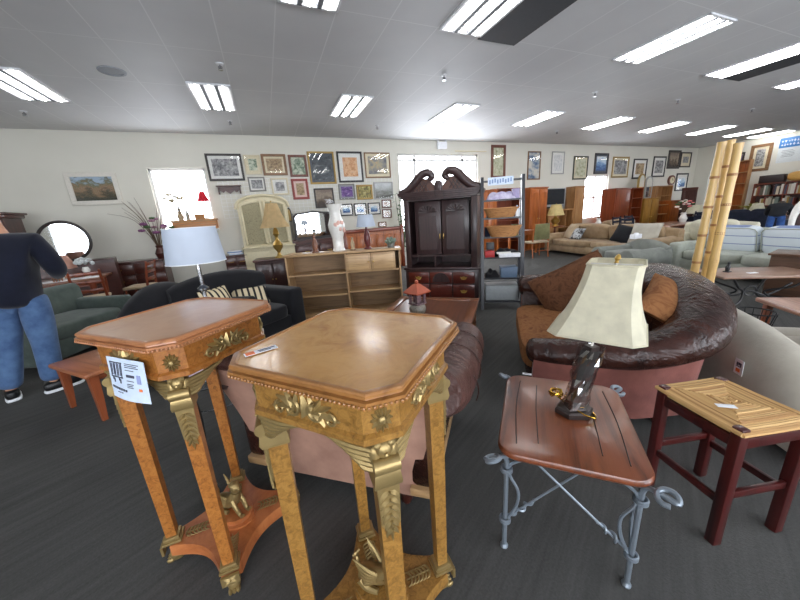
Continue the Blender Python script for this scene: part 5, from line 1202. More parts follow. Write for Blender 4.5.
for i, (x, y, z, w, d, h, mt, nm, l) in enumerate(((-.17, .2, 1.371, .1, .12, .09, K['darkgrey'], 'small_box', 'dark grey box behind the upper basket on ladder shelf'), (.19, .18, 1.091, .08, .1, .16, plain('olive_box', S(110, 112, 60), .5), 'small_box', 'olive box at the right of the lower basket on ladder shelf'),
    (-.21, .2, 1.091, .08, .1, .14, K['navy'], 'small_box', 'navy box at the left of the lower basket on ladder shelf'), (.02, .03, .8415, .2, .07, .02, K['white_cer'], 'folded_paper', 'folded white paper on top of the long white box'),
    (.19, .2, 1.631, .1, .1, .13, plain('lilac_box', S(150, 140, 176), .5), 'small_box', 'lilac box at the right end above the baskets'), (-.16, .24, .791, .12, .05, .2, K['black'], 'small_box', 'tall black box behind the red box on ladder shelf'))):
    carton(l, x, y, z, w, d, h, mt, nm, 'paper' if 'paper' in nm else 'box')
t = ldthing('price_placard', 'pale blue price placard clipped to the top of the ladder shelf', 'sign', -.03, .17, 1.83)
obj('placard', M().box((0, 0, .06), (.36, .006, .11)), K['paper_blue'], t, 0); mm = M()
for k in range(9): mm.box((-.15+.037*k, -.0045, .06+.008*(k % 3-1)), (.022, .003, .055))
obj('lettering', mm, plain('blue_grey_print', S(128, 152, 190), .6), t, 0)

# ------------------------------------------------------------------ left wall furniture
def drawer_chest(name, label, loc, rz, w, d, h, mat, rows, cols, cat='dresser', knob='brass', legs=.06, group=None):
    t = thing(name, label, cat, loc, rz, group)
    obj('body', M().box((0, 0, (h+legs)/2), (w, d, h-legs-.03)), mat, t, 0); obj('top', M().box((0, -.01, h-.015), (w+.05, d+.04, .03), .008), mat, t, 30); obj('plinth', M().box((0, 0, legs/2), (w-.04, d-.03, legs+.01)), mat, t, 0)
    ch = (h-legs-.05)/rows; cw_ = w/cols
    for r_ in range(rows):
        for c_ in range(cols):
            x, z = -w/2+cw_*(c_+.5), legs+.01+ch*(r_+.5)
            dr = obj('drawer', M().box((x, -d/2-.006, z), (cw_-.03, .022, ch-.025), .006), mat, t, 30)
            mm = M(); mm.tube([(x-.05, -d/2-.015, z), (x-.045, -d/2-.04, z-.01), (x+.045, -d/2-.04, z-.01), (x+.05, -d/2-.015, z)], .006, 6, 2); obj('handle', mm, K[knob], dr)
    return t
drawer_chest('long_dresser', 'long dark red-brown dresser along the back wall under the landscape painting', (-3.15, 8.98, 0), 0, 1.7, .48, .88, K['mahog'], 3, 3)
drawer_chest('low_dresser', 'dark dresser between the drum lamp and the cream hutch', (-.8, 8.98, 0), 0, .5, .48, .8, K['mahog'], 3, 2)
# dining table with the oval mirror behind
DT = thing('dining_table', 'brown dining table set with white place mats in front of the oval mirror', 'dining table', (-3.7, 7.5, 0), radians(8))
obj('tabletop', M().box((0, 0, .74), (1.5, .9, .04), .01), K['brown_table'], DT, 30); obj('apron', M().box((0, 0, .67), (1.3, .7, .09)), K['cherry'], DT, 0)
for sx in (-1, 1):
    for sy_ in (-1, 1): obj('leg', M().lathe([(.001, 0), (.03, 0), (.04, .2), (.03, .4), (.05, .6), (.05, .7), (.001, .7)], (sx*.62, sy_*.34, 0), 12), K['cherry_z'], DT)
for i, (x, y, l) in enumerate(((-.45, -.2, 'white place mat nearest the mirror on the dining table'), (.1, -.22, 'white place mat at the middle of the dining table'), (.5, -.15, 'white place mat at the right end of the dining table'))):
    p = DT.matrix_basis @ Vector((x, y, .76)); tag(obj('place_mat', M().box((0, 0, .003), (.42, .3, .006), .002), K['white'], loc=tuple(p), rz=radians(8)), l, 'place mat', 'white place mats on the dining table')
Yo = 8.3; p = on_y(65, 241.5, Yo); rx = (on_y(90, 239, Yo).x-on_y(40.5, 243, Yo).x)/2; rz_ = (on_y(65, 221.5, Yo).z-on_y(66, 262, Yo).z)/2
VM = thing('oval_mirror_vanity', 'round dark-framed mirror standing on a vanity behind the dining table', 'vanity mirror', (p.x, Yo, 0), radians(13))
el = lambda k, n=40: [(rx*k*cos(2*pi*i/n), p.z+rz_*k*sin(2*pi*i/n)) for i in range(n)]
mf = obj('mirror_frame', M().tube([(x, 0, z) for x, z in el(.97)], .03, 8, 1, closed=True), FR['dark'], VM); obj('mirror_glass', M().plate(el(.96), -.006, .012), K['mirror'], mf, 0)
zc = p.z-rz_; obj('vanity_body', M().box((0, .05, zc/2), (1.3, .42, zc-.02)), K['mahog'], VM, 0)
for s in (-1, 1): obj('mirror_post', M().box((s*.1, .06, zc+.1), (.05, .04, .3), .008), K['mahog_z'], VM, 30)
p = on_y(67, 258, 7.6); t = thing('pink_table_lamp', 'small lamp with a dusty pink shade before the round mirror', 'lamp', (p.x-.15, 7.65, .7605))
obj('lamp_base', M().lathe([(.001, 0), (.08, 0), (.09, .05), (.05, .12), (.015, .16), (.015, .24), (.001, .24)], n=16), K['white_cer'], t); obj('lamp_shade', M().lathe([(.22, .18), (.13, .42)], n=28), shade_mat('pink_shade', S(206, 160, 142), .3), t)
t = thing('white_flower_vase', 'white vase with grey-white flowers in front of the round mirror', 'vase', (p.x+.2, 7.62, .7605))
obj('vase_body', M().lathe([(.001, 0), (.05, 0), (.03, .04), (.06, .12), (.04, .18), (.001, .18)], n=16), K['white_cer'], t); m = M()
for i in range(24): a = r3.uniform(0, 6.28); q = r3.uniform(0, 1.3); m.sph((.14*cos(a)*sin(q), .14*sin(a)*sin(q), .2+.14*cos(q)), .035, 6, 5)
obj('blossoms', m, plain('grey_white_petals', S(190, 196, 196), .8), t)
def dining_chair(label, loc, rz, mat, seatm, h=.95, group=None, w=.44, slats=3):
    t = thing('dining_chair', label, 'chair', loc, rz, group)      # +y front
    for sx in (-1, 1):
        obj('leg', M().tube([(sx*w*.43, .18, 0), (sx*w*.43, .18, .43)], [.016, .022], 8, 1), mat, t)
        obj('back_post', M().tube([(sx*w*.43, -.24, 0), (sx*w*.43, -.19, .43), (sx*w*.43, -.27, h)], [.018, .022, .018], 8, 3), mat, t)
    obj('seat', M().box((0, 0, .455), (w, .44, .05), .018), seatm, t)
    for k in range(slats): z = .6+(h-.66)*k/max(1, slats-1); f = (z-.43)/(h-.43); obj('back_slat', M().box((0, -.19-.08*f, z), (w*.8, .02, .06), .006), mat, t, 30)
    for y in (-.2, .18): obj('stretcher', M().cyl((-w*.43, y, .2), (w*.43, y, .2), .01), mat, t)
    return t
dining_chair('red-brown slat-back chair at the right end of the dining table', (-2.95, 6.95, 0), face(-.3, 1), K['cherry_z'], K['tan2'])
dining_chair('red-brown slat-back chair nearer the long dresser, seat pale', (-2.5, 7.7, 0), face(-1, .1), K['cherry_z'], K['tan2'])
# tall cabinet at the left edge, chest behind the man's legs
p = on_y(4, 213, 8.4); t = thing('tall_cabinet', 'tall dark red cabinet with moulded top at the left photo edge', 'cabinet', (p.x-.42, 8.5, 0)); h = p.z
obj('body', M().box((0, 0, h/2-.05), (.9, .5, h-.1)), K['mahog_z'], t, 0); obj('cornice', M().box((0, 0, h-.06), (1.0, .58, .08), .02).box((0, 0, h-.015), (1.06, .64, .04), .012), K['mahog'], t, 30)
for s in (-1, 1): obj('door', M().box((s*.215, -.26, h*.5), (.4, .03, h*.8), .01), K['mahog_z'], t, 30)
drawer_chest('drawer_chest', 'brown wooden chest with drawers seen between the man\'s legs', (-3.75, 5.1, 0), face(.2, -1)+pi, .6, .45, .5, K['cherry'], 2, 1, 'chest', legs=.05)
# window ledge group left: wicker chest, dried flowers, bottle, box, red lamp
Yw = 9.12; A, B = on_y(173, 224, Yw), on_y(217, 222, Yw); zt = on_y(195, 219.5, Yw).z
ZS = 1.46; struct('trim_1', M().box((W1[0]/2+W1[1]/2, WALL_Y-.17, ZS-.02), (W1[1]-W1[0]+.1, .34, .04)), K['white'])
WC = thing('wicker_chest', 'low orange wicker chest standing on the sill of the left window', 'chest', ((A.x+B.x)/2, Yw+.02, ZS)); hw = (B.x-A.x)/2; ztw = zt; zt = ztw-ZS
obj('woven_body', M().box((0, 0, zt/2), (hw*2, .26, zt-.04), .02), wood('orange_wicker', S(190, 124, 66), S(146, 88, 44), 'x', .6, 3), WC, 30); obj('top', M().box((0, 0, zt-.02), (hw*2+.04, .29, .04), .01), K['oak'], WC, 30)
mm = M()
for z in [zt*.2*i for i in range(1, 5)]: mm.box((0, -.132, z), (hw*2, .012, .02))
obj('weave_bands', mm, K['oak'], WC, 0); zt = ztw
def bouquet(name, label, loc, vase_m, hv, n, spread, tall, mats, twigs=None):
    t = thing(name, label, 'flowers', loc); obj('vase', M().lathe([(.001, 0), (hv*.25, 0), (hv*.38, hv*.4), (hv*.2, hv*.8), (hv*.26, hv), (hv*.2, hv), (.001, hv*.6)], n=16), vase_m, t); stems = M(); bl = [M() for _ in mats]
    for i in range(n):
        a = r3.uniform(0, 6.28); q = r3.uniform(.05, spread); L = tall*r3.uniform(.6, 1); tip = (L*sin(q)*cos(a), L*sin(q)*sin(a)*.6, hv+L*cos(q)); stems.tube([(0, 0, hv*.7), (tip[0]*.4, tip[1]*.4, hv+L*cos(q)*.55), tip], [.006, .004, .003], 5, 3)
        k = i % len(mats); rr = tall*.13*r3.uniform(.7, 1.2)
        for j in range(6): b = 2*pi*j/6; bl[k].sph((tip[0]+rr*.5*cos(b), tip[1]+rr*.5*sin(b), tip[2]), (rr*.45, rr*.45, rr*.4), 6, 5)
        bl[k].sph(tip, (rr*.4, rr*.4, rr*.5), 6, 5)
    if twigs:
        for i in range(twigs): a = r3.uniform(0, 6.28); q = r3.uniform(.2, .9); L = tall*r3.uniform(1.2, 1.9); stems.tube([(0, 0, hv*.7), (L*.4*sin(q)*cos(a), L*.2*sin(q)*sin(a), hv+L*.5), (L*sin(q)*cos(a), L*.5*sin(q)*sin(a), hv+L*cos(q))], [.008, .006, .003], 5, 4)
    obj('stems', stems, plain('brown_stems', S(86, 70, 52), .7), t)
    for b, mt in zip(bl, mats):
        if b.v: obj('blossoms', b, mt, t)
    return t
p = on_y(180, 219, Yw); bouquet('dried_bouquet', 'dried flower bouquet in vase standing in the left window', (p.x+.02, Yw+.02, zt), K['tan2'], .2, 14, .7, .42, [plain('dried_petals', S(150, 140, 110), .8), plain('dried_cream', S(190, 180, 150), .8)])
p = on_y(188, 219, Yw); t = thing('glass_bottle', 'small slim bottle in the left window between bouquet and box', 'bottle', (p.x, Yw+.05, zt)); obj('bottle_body', M().lathe([(.001, 0), (.04, 0), (.045, .12), (.015, .2), (.015, .26), (.001, .26)], n=14), plain('grey_glaze', S(140, 140, 130), .3), t); obj('stopper', M().sph((0, 0, .28), .022, 8, 6), K['mahog'], t)
p = on_y(200, 219, Yw); t = thing('trinket_box', 'small tan trinket box on the wicker chest in the window', 'box', (p.x, Yw+.05, zt)); obj('carton', M().box((0, 0, .05), (.2, .14, .1), .01), K['wicker'], t, 30); obj('lid', M().box((0, 0, .108), (.22, .16, .022), .006), K['wicker'], t, 30)
p = on_y(209.5, 219, Yw); t = thing('red_shade_lamp', 'slim lamp with small red shade at the right of the left window', 'lamp', (p.x-.06, Yw+.1, zt)); obj('lamp_base', M().lathe([(.001, 0), (.06, 0), (.06, .02), (.012, .04), (.012, .46), (.001, .46)], n=14), K['white_cer'], t); obj('lamp_shade', M().lathe([(.13, .42), (.05, .64)], n=20), shade_mat('red_shade', S(206, 40, 60), .3), t)
p = on_y(160, 252, 8.85); bouquet('purple_bouquet', 'arrangement of purple flowers and dry twigs left of the drum lamp', (p.x, 8.9, .8801), K['mahog'], .3, 12, .8, .62, [K['purpleflower'], plain('mauve_petals', S(150, 112, 130), .8), K['foliage']], 14)
t = thing('blue_book_stack', 'blue and white magazine stack on the low dresser right of the drum lamp', 'magazines', (-.8, 8.9, .8))
for k in range(4): obj('magazine', M().box((r3.uniform(-.02, .02), 0, .02+.025*k), (.32, .24, .024), .004), [K['paper_blue'], K['white'], plain('blue_cover', S(92, 130, 180), .5), K['white']][k], t, 30)
# trailing plant left of the armoire
p = on_y(401, 243, 8.9); t = thing('trailing_plant', 'tall leafy house plant in the bright window left of the armoire', 'plant', (p.x+.05, 8.85, 0)); obj('pot', M().lathe([(.001, 0), (.14, 0), (.18, .34), (.17, .34), (.001, .3)], n=18), K['white_cer'], t)
st_, lf = M(), M()
for i in range(12):
    a = r3.uniform(0, 6.28); L = r3.uniform(.7, 1.9); sp = r3.uniform(.05, .22); st_.tube([(0, 0, .3), (sp*.5*cos(a), sp*.5*sin(a), .3+L*.5), (sp*cos(a), sp*sin(a), .3+L)], [.012, .01, .005], 5, 3)
    for k in range(7):
        f = .35+.65*k/6; b = r3.uniform(0, 6.28); x, y, z = sp*f*cos(a), sp*f*sin(a), .3+L*f; lf.tube([(x, y, z), (x+.06*cos(b), y+.06*sin(b), z+.02), (x+.13*cos(b), y+.13*sin(b), z-.03)], [.004, .04, .003], 5, 3, flat=.15, up=(0, 0, 1))
obj('stems', st_, K['foliage'], t); obj('leaves', lf, K['foliage'], t)
# ------------------------------------------------------------------ back row right of the ladder shelf
def span(x0, x1, ym, Y): A, B = on_y(x0, ym, Y), on_y(x1, ym, Y); return (A.x+B.x)/2, B.x-A.x
def topz(x, y, Y): return on_y(x, y, Y).z
def cabinet(name, label, x0, x1, yt, Y, d, mat, cat='cabinet', doors=2, arch=False, drawers=0, opened=False, rz=0, group=None, z=None):
    cx, w = span(x0, x1, yt+15, Y); h = z or topz((x0+x1)/2, yt, Y)
    t = thing(name, label, cat, (cx, Y+d/2, 0), rz, group)
    if opened:
        for s in (-1, 1): obj('side_panel', M().box((s*(w/2-.015), 0, h/2), (.03, d, h)), mat, t, 0)
        obj('back_panel', M().box((0, d/2-.01, h/2), (w-.06, .02, h)), mat, t, 0)
        n = max(3, int(h/.34))
        for k in range(n+1): obj('shelf', M().box((0, 0, .03+(h-.05)*k/n), (w-.06, d-.03, .03)), mat, t, 0)
        return t
    obj('body', M().box((0, 0, h/2-.02), (w, d, h-.04)), mat, t, 0); obj('top', M().box((0, -.01, h-.02), (w+.05, d+.04, .04), .01), mat, t, 30)
    dz = h*.3 if drawers else 0
    for k in range(doors):
        ww = (w-.06)/doors; x = -w/2+.03+ww*(k+.5); dr = obj('door', M().box((x, -d/2-.008, (h+dz)/2-.01), (ww-.03, .024, h-dz-.12), .006), mat, t, 30)
        if arch:
            a = [(x-ww*.33, dz+.14), (x+ww*.33, dz+.14), (x+ww*.33, h-.3)]+[(x+ww*.33*cos(q), h-.3+.14*sin(q)) for q in (.4, .9, 1.57, 2.2, 2.7)]+[(x-ww*.33, h-.3)]
            obj('raised_panel', M().plate(a, -d/2-.034, -d/2-.018), mat, dr, 0)
        obj('knob', M().sph((x+(ww*.38 if k < doors/2 else -ww*.38), -d/2-.035, h*.5), .018, 8, 6), K['brass'], dr)
    for k in range(drawers):
        z = .08+dz*(k+.5)/drawers*.95; dr = obj('drawer', M().box((0, -d/2-.008, z), (w-.08, .024, dz/drawers-.03), .006), mat, t, 30); obj('knob', M().sph((0, -d/2-.035, z), .018, 8, 6), K['brass'], dr)
    return t
cabinet('oak_cabinet', 'orange-brown cabinet with a white tag between armoire and ladder shelf', 478, 497, 190, 8.7, .45, K['orange_oak'], doors=2)
cabinet('dark_display_shelf', 'dark open shelf unit seen through the ladder shelf', 497, 520, 188, 8.8, .4, K['cherry_z'], 'shelf unit', opened=True)
cabinet('arched_door_cabinet', 'tall oak cabinet with two arched doors left of the television', 530, 547, 187, 8.75, .5, K['orange_oak'], doors=2, arch=True)
Yt = 8.75
cx, w = span(559, 573.5, 212, Yt); h = topz(568, 209, Yt)
t = thing('television_stand', 'brown television stand with open compartments in the back row', 'tv stand', (cx, Yt+.25, 0)); obj('top', M().box((0, 0, h-.02), (w, .5, .04), .006), K['oak'], t, 30)
for x in (-w/2+.02, 0, w/2-.02): obj('upright', M().box((x, 0, h/2-.02), (.04, .48, h-.04)), K['oak_z'], t, 0)
obj('back_panel', M().box((0, .22, h/2), (w-.06, .02, h-.06)), K['oak'], t, 0); obj('shelf', M().box((0, 0, h*.5), (w-.06, .46, .03)), K['oak'], t, 0)
cx2, w2 = span(549.5, 571.5, 196, Yt); z1, z0 = topz(560, 187.5, Yt), topz(560, 206.5, Yt)
t = thing('television', 'grey-framed flat television with black screen in the back row', 'television', (cx2, Yt+.3, z0)); hh = z1-z0
obj('bezel', M().box((0, 0, hh/2), (w2, .09, hh), .015), plain('silver_grey_bezel', S(150, 152, 154), .4), t, 30); obj('screen', M().box((-.02, -.05, hh/2+.03), (w2*.9, .01, hh*.82)), plain('black_screen', S(26, 30, 38), .12, spec=.6), t, 0)
obj('pedestal_base', M().box((0, 0, -.02), (w2*.4, .25, .05), .01), K['darkgrey'], t, 30)
t = cabinet('television_table', 'low table under the television, behind the yellow lamp', 548, 558.3, 207.8, Yt+.0, .5, K['oak'], doors=1, z=z0-.046)
cabinet('tall_brown_panel_cabinet', 'tall narrow brown cabinet between television and narrow window', 574.5, 584, 186, 8.8, .4, K['oak_z'], doors=1)
# sofas in the row in front of the television
def by_y(x, y, z): return on_z(x, y, z)
sofa('tan_back_sofa', 'tan sofa behind the yellow lamp with its back to the long beige sofa', 'sofa', (11.4, 7.75, 0), face(-.25, 1), 2.2, .9, K['tan'], 2, .82, .62, .2, 'roll')
p = on_y(554.5, 226, 7.9); EY = (p.x, 7.75)
t = thing('round_lamp_table', 'small wooden lamp table under the yellow-shaded lamp', 'side table', (10.1-.35, 7.25, 0)); lx, ly = 10.1-.35, 7.25
d1 = ray(555, 225); lx, ly = d1.x/d1.y*8.05, 8.05; t.location = (lx, ly, 0)
hz = max(.45, on_y(555, 226, 8.05).z); obj('table_top', M().lathe([(.001, hz-.03), (.28, hz-.03), (.3, hz-.015), (.28, hz), (.001, hz)], n=24), K['cherry'], t); obj('pedestal', M().lathe([(.001, .0), (.2, 0), (.18, .03), (.04, .07), (.03, hz-.03), (.001, hz-.03)], n=16), K['cherry_z'], t)
t = thing('yellow_shade_lamp', 'brass lamp with a bright yellow-cream shade behind the long beige sofa', 'lamp', (lx, ly, hz)); k = (on_y(555, 204.5, 8.05).z-hz)/.8; 
obj('lamp_base', M().lathe([(.001, 0), (.12*k, 0), (.12*k, .03*k), (.06*k, .06*k), (.16*k, .16*k), (.17*k, .24*k), (.06*k, .32*k), (.04*k, .42*k), (.02*k, .44*k), (.001, .44*k)], n=22), K['brass'], t); obj('lamp_shade', M().lathe([(.31*k, .4*k), (.17*k, .8*k)], n=32), K['shade_yellow'], t); obj('finial', M().cyl((0, 0, .44*k), (0, 0, .84*k), .008), K['brass'], t)
# sage back chair and orange desk near the ladder
CH = dining_chair('wooden chair with a sage green upholstered back right of the ladder shelf', (7.5, 7.3, 0), face(.15, 1), K['orange_oak'], K['tan2'], 1.0, w=.62, slats=1)
obj('back_pad', M().box((0, -.235, .76), (.52, .06, .46), .02), fabric('sage_green_pad', S(124, 122, 84), S(100, 98, 66)), CH)
t = thing('orange_desk', 'orange wooden desk with papers right of the ladder shelf', 'desk', (7.55, 8.15, 0), radians(4)); obj('tabletop', M().box((0, 0, .74), (1.3, .6, .04), .008), K['orange_oak'], t, 30); obj('apron', M().box((0, 0, .67), (1.2, .5, .1)), K['orange_oak'], t, 0)
for sx in (-1, 1):
    for sy_ in (-1, 1): obj('leg', M().box((sx*.6, sy_*.25, .36), (.06, .06, .72), .006), K['orange_oak'], t, 30)
tag(obj('paper_sheet', M().box((0, 0, .002), (.4, .3, .004)), K['white'], smooth=0, loc=(7.75, 8.1, .7605), rz=.2), 'white paper lying on the orange desk', 'paper')

# long beige sofa with cushions
TS = sofa('long_beige_sofa', 'long tan sofa with rolled arms and cushions in the middle distance', 'sofa', (8.65, 6.05, 0), face(-1, .16), 3.5, 1.05, K['tan'], 2, .84, .62, .26, 'roll', curve=.05)
def on_ts(x, y, z): return tuple(TS.matrix_basis @ Vector((x, y, z)))
fz = face(-1, .16)
pillow_thing('large tan cushion at the left end of the long beige sofa', on_ts(1.15, .02, .66), (radians(62), 0, fz+pi-.35), .6, .52, .2, K['tan2'])
pillow_thing('small black-and-white patterned cushion on the long beige sofa', on_ts(.72, .16, .62), (radians(58), 0, fz+pi-.1), .46, .36, .14, art([S(20, 20, 22), S(40, 40, 44), S(200, 204, 206), S(120, 126, 130)], 9))
pillow_thing('black cushion tilted on the right half of the long beige sofa', on_ts(-.75, .1, .66), (radians(60), radians(12), fz+pi+.3), .5, .48, .14, K['blackfab'])
pillow_thing('pale grey-beige cushion in the right corner of the long beige sofa', on_ts(-1.2, -.02, .7), (radians(62), 0, fz+pi+.3), .62, .52, .2, K['beige'])
# flower pot behind that sofa
p = on_y(598, 226, 7.0); t = thing('flower_pot_stand', 'slim stand holding the white pot of red flowers', 'plant stand', (p.x, 7.0, 0)); zf = p.z
obj('table_top', M().lathe([(.001, zf-.03), (.2, zf-.03), (.2, zf), (.001, zf)], n=18), K['cherry'], t); obj('pedestal', M().lathe([(.001, 0), (.16, 0), (.03, .05), (.03, zf-.03), (.001, zf-.03)], n=14), K['cherry_z'], t)
bouquet('red_flower_pot', 'white pot of red flowers before the narrow window', (p.x, 7.0, zf), K['white_cer'], .24, 16, 1.2, .2, [plain('red_petals', S(176, 76, 70), .7), K['pinkflower']])
# blue-grey chair in front of the sofa
BG = sofa('blue_grey_ottoman_chair', 'low blue-grey armchair between leather loveseat and long beige sofa', 'armchair', (7.15, 4.35, 0), face(-1, .3), 1.1, .95, K['bluegrey'], 1, .66, .52, .3, 'roll', back_cush=False, curve=.12)
p = on_z(612, 238, .7); t = thing('tissue_box', 'small pale box on the blue-grey armchair', 'box', tuple(BG.matrix_basis @ Vector((.3, -.37, .655)))); obj('carton', M().box((0, 0, .05), (.24, .12, .1), .01), K['white'], t, 30); obj('tissue', M().cush((0, 0, .11), (.12, .06, .04), .6, 10, 6), K['white'], t)

# rust-red cabinet, desk hutch, mirrors, shelves
Yr = 8.4
t = cabinet('rust_red_cabinet', 'rust-red wooden cabinet right of the narrow window', 612, 631, 188, Yr, .5, K['cherry_z'], doors=1, drawers=2, rz=radians(8))
t = cabinet('open_hutch', 'dark brown open hutch beside the rust-red cabinet', 631.5, 642, 187.5, Yr+.1, .5, K['cherry_z'], 'shelf unit', opened=True)
t = cabinet('honey_dresser', 'honey-coloured dresser carrying the standing mirrors', 643, 657, 198, Yr+.1, .5, wood('honey_oak', S(150, 108, 44), S(112, 76, 28), 'z'), 'dresser', doors=2, drawers=2)
zt = topz(650, 198, Yr+.1)
for i, (x0, x1, y0, fr, l) in enumerate(((641.5, 648, 173, 'gold', 'arched gold standing mirror above the honey dresser'), (649, 656, 175.5, 'silver', 'silver shaped standing mirror right of the arched gold mirror'))):
    cx, w = span(x0, x1, 186, Yr+.25); h = topz((x0+x1)/2, y0, Yr+.25)-zt
    t = thing('standing_mirror', l, 'mirror', (cx, Yr+.4, zt), 0); a = [(-w/2, 0), (w/2, 0), (w/2, h*.75)]+[(w/2*cos(q), h*.75+h*.25*sin(q)) for q in (.4, .8, 1.2, 1.57, 2, 2.4, 2.8)]+[(-w/2, h*.75)]
    mf = obj('mirror_frame', M().plate(a, -.02, .03), FR[fr], t, 0); obj('mirror_glass', M().plate([(x*.72, h*.07+z*.86) for x, z in a], -.026, -.01), K['mirror'], mf, 0)
cabinet('oak_bookshelf', 'tall oak open bookshelf under the wall clock', 656.5, 671, 185.5, Yr+.2, .4, K['oak_z'], 'bookshelf', opened=True)
cabinet('low_orange_dresser', 'low orange-brown dresser right of the oak bookshelf', 670, 686, 200, Yr+.1, .5, K['orange_oak'], 'dresser', doors=2, drawers=1)
Yh2 = 7.95; cx, w = span(681.5, 696, 197, Yh2); w *= .5; h = topz(689, 187.5, Yh2)
t = thing('dark_slatted_headboard', 'dark slatted wooden headboard standing near the right room corner', 'headboard', (cx, Yh2, 0), radians(-20)); obj('top_rail', M().box((0, 0, h-.05), (w+.12, .08, .1), .015), K['mahog'], t, 30)
for s in (-1, 1): obj('post', M().box((s*w/2, 0, h/2), (.1, .07, h-.08), .008), K['mahog_z'], t, 30)
for k in range(5): obj('slat', M().box((-w/2+w*(k+1)/6, 0, h*.66), (.07, .025, h*.6)), K['mahog_z'], t, 0)
obj('bottom_rail', M().box((0, 0, h*.36), (w, .05, .1)), K['mahog'], t, 0)
# round dining table with flowers, dark chairs
d1 = ray(668, 224); Yd = 6.0; xd = d1.x/d1.y*Yd
t = thing('wood_dining_table', 'brown dining table with a vase of pink and white flowers at right', 'dining table', (xd, Yd, 0)); zd = on_y(676, 223, Yd).z
obj('tabletop', M().box((0, 0, zd-.02), (2.2, 1.1, .045), .02), K['brown_table'], t, 30); obj('apron', M().box((0, 0, zd-.09), (1.9, .8, .09)), K['mahog'], t, 0)
for sx in (-1, 1):
    for sy_ in (-1, 1): obj('leg', M().box((sx*.95, sy_*.42, (zd-.04)/2), (.09, .09, zd-.04), .01), K['mahog_z'], t, 30)
bouquet('pink_white_bouquet', 'glass vase of pink and white flowers on the right dining table', (xd+.75, Yd, zd+.003), K['white_cer'], .3, 24, 1.25, .42, [K['pinkflower'], K['whiteflower'], K['foliage'], K['whiteflower']])
for i, (dx, dy, fx, fy, l) in enumerate(((-1.35, .25, 1, 0, 'dark chair at the left end of the flower table'), (-.75, .85, 0, -1, 'dark chair on the far side of the flower table, left one'), (0, .95, 0, -1, 'dark chair on the far side of the flower table, middle'), (1.35, -.1, -1, 0, 'dark chair at the right end of the flower table near the white lampshade'), (-.4, -.95, 0, 1, 'dark chair on the near side of the flower table'))):
    if i == 0: DK = dining_chair(l, (xd+dx, Yd+dy, 0), face(fx, fy), K['navy'], K['navy'], 1.0, 'dark chairs round the flower table', w=.46, slats=4)
    else: dup(DK, (xd+dx, Yd+dy, 0), face(fx, fy), l)
# white-shaded lamp right of the flowers
d1 = ray(697, 213); Yl = 7.0; xl = d1.x/d1.y*Yl; zl0, zl1 = on_y(697, 213, Yl).z, on_y(697, 205, Yl).z
t = thing('lamp_console', 'dark console table under the white conical lampshade', 'console table', (xl, Yl, 0)); obj('tabletop', M().box((0, 0, .72), (.9, .4, .04), .006), K['navy'], t, 30); 
for sx in (-1, 1): obj('panel_leg', M().box((sx*.4, 0, .35), (.05, .36, .7)), K['navy'], t, 0)
t = thing('white_cone_lamp', 'lamp with white conical shade right of the flower vase', 'lamp', (xl, Yl, .7405)); zz = zl0-.74
obj('lamp_base', M().lathe([(.001, 0), (.12, 0), (.13, zz*.3), (.05, zz*.8), (.02, zz+.05), (.001, zz+.05)], n=18), K['white_cer'], t); obj('lamp_shade', M().lathe([(.5, zz), (.16, zl1-.74)], n=28), K['shade_cream'], t)
obj('shade_spider', M().cyl((0, 0, zz), (0, 0, zl1-.74), .01), K['brass'], t)

# bamboo poles leaning together
base = Vector((4.2, 1.85, 0)); ds = (base.xy-Vector((0, 0))).length
def at_dist(px, py, D): d = ray(px, py); k = D/sqrt(d.x*d.x+d.y*d.y); return EYEP+d*k
for i, (tx, ty, bx_, by_, dd, l) in enumerate(((722, 142, 692, 283, 0, 'leftmost of three bamboo poles, leaning behind the leather loveseat'), (731, 140, 703, 287, .16, 'middle bamboo pole of three, tallest, slightly behind the others'), (739, 143, 709, 284, -.02, 'rightmost of three bamboo poles, in front of the striped sofa'))):
    a = at_dist(tx, ty, ds+dd); b = at_dist(bx_, by_, ds+dd); q = (a-b)/(a.z-b.z); foot = b-q*b.z
    t = thing('bamboo_pole', l, 'bamboo pole', tuple(foot), 0, 'bamboo poles'); L = (a-foot); n = 7; pts = []; rad = []
    for k in range(n*4+1):
        f = k/(n*4); pts.append(tuple(L*f)); rad.append(.037-.003*f+(.004 if k % 4 == 0 else 0))
    for k in range(1, n):
        c_ = L*(k/n+.02*((i*2) % 3-1)); dn = L.normalized()*.012; obj('node_ring', M().cyl(tuple(c_-dn), tuple(c_+dn), .039, n=14), K['bamboo_node'], t)
    obj('cane', M().tube(pts, rad, 16, 1), K['bamboo'], t)

# pale sofas at the right
WS = sofa('striped_pale_sofa', 'pale green-grey sofa with blue-striped back cushions right of the bamboo', 'sofa', (7.95, 2.7, 0), face(-1, .16), 2.3, 1.0, K['palegreen'], 2, .86, .6, .22, 'square', back_cush=False, curve=.02)
stp = stripes('white_blue_stripes', S(206, 214, 220), S(206, 214, 220), 6.5, 'Z', .5, c3=S(132, 146, 182))
fw = face(-1, .16)
for i, (x, l) in enumerate(((.46, 'left blue-striped white back cushion on the pale sofa'), (-.38, 'right blue-striped white back cushion on the pale sofa'))):
    t = thing('striped_cushion', l, 'cushion', tuple(WS.matrix_basis @ Vector((x, -.16, .66))), fw, 'blue-striped cushions on the pale sofa'); t.rotation_euler = (radians(-14), 0, fw)
    obj('cover', M().cush((0, 0, 0), (.8, .24, .5), .38), stp, t, 60); obj('piping', M().tube([(.39*max(-1, min(1, 1.3*cos(a))), .1, .24*max(-1, min(1, 1.3*sin(a)))) for a in [2*pi*i/32 for i in range(32)]], .008, 5, 1, closed=True), K['palegreen'], t)
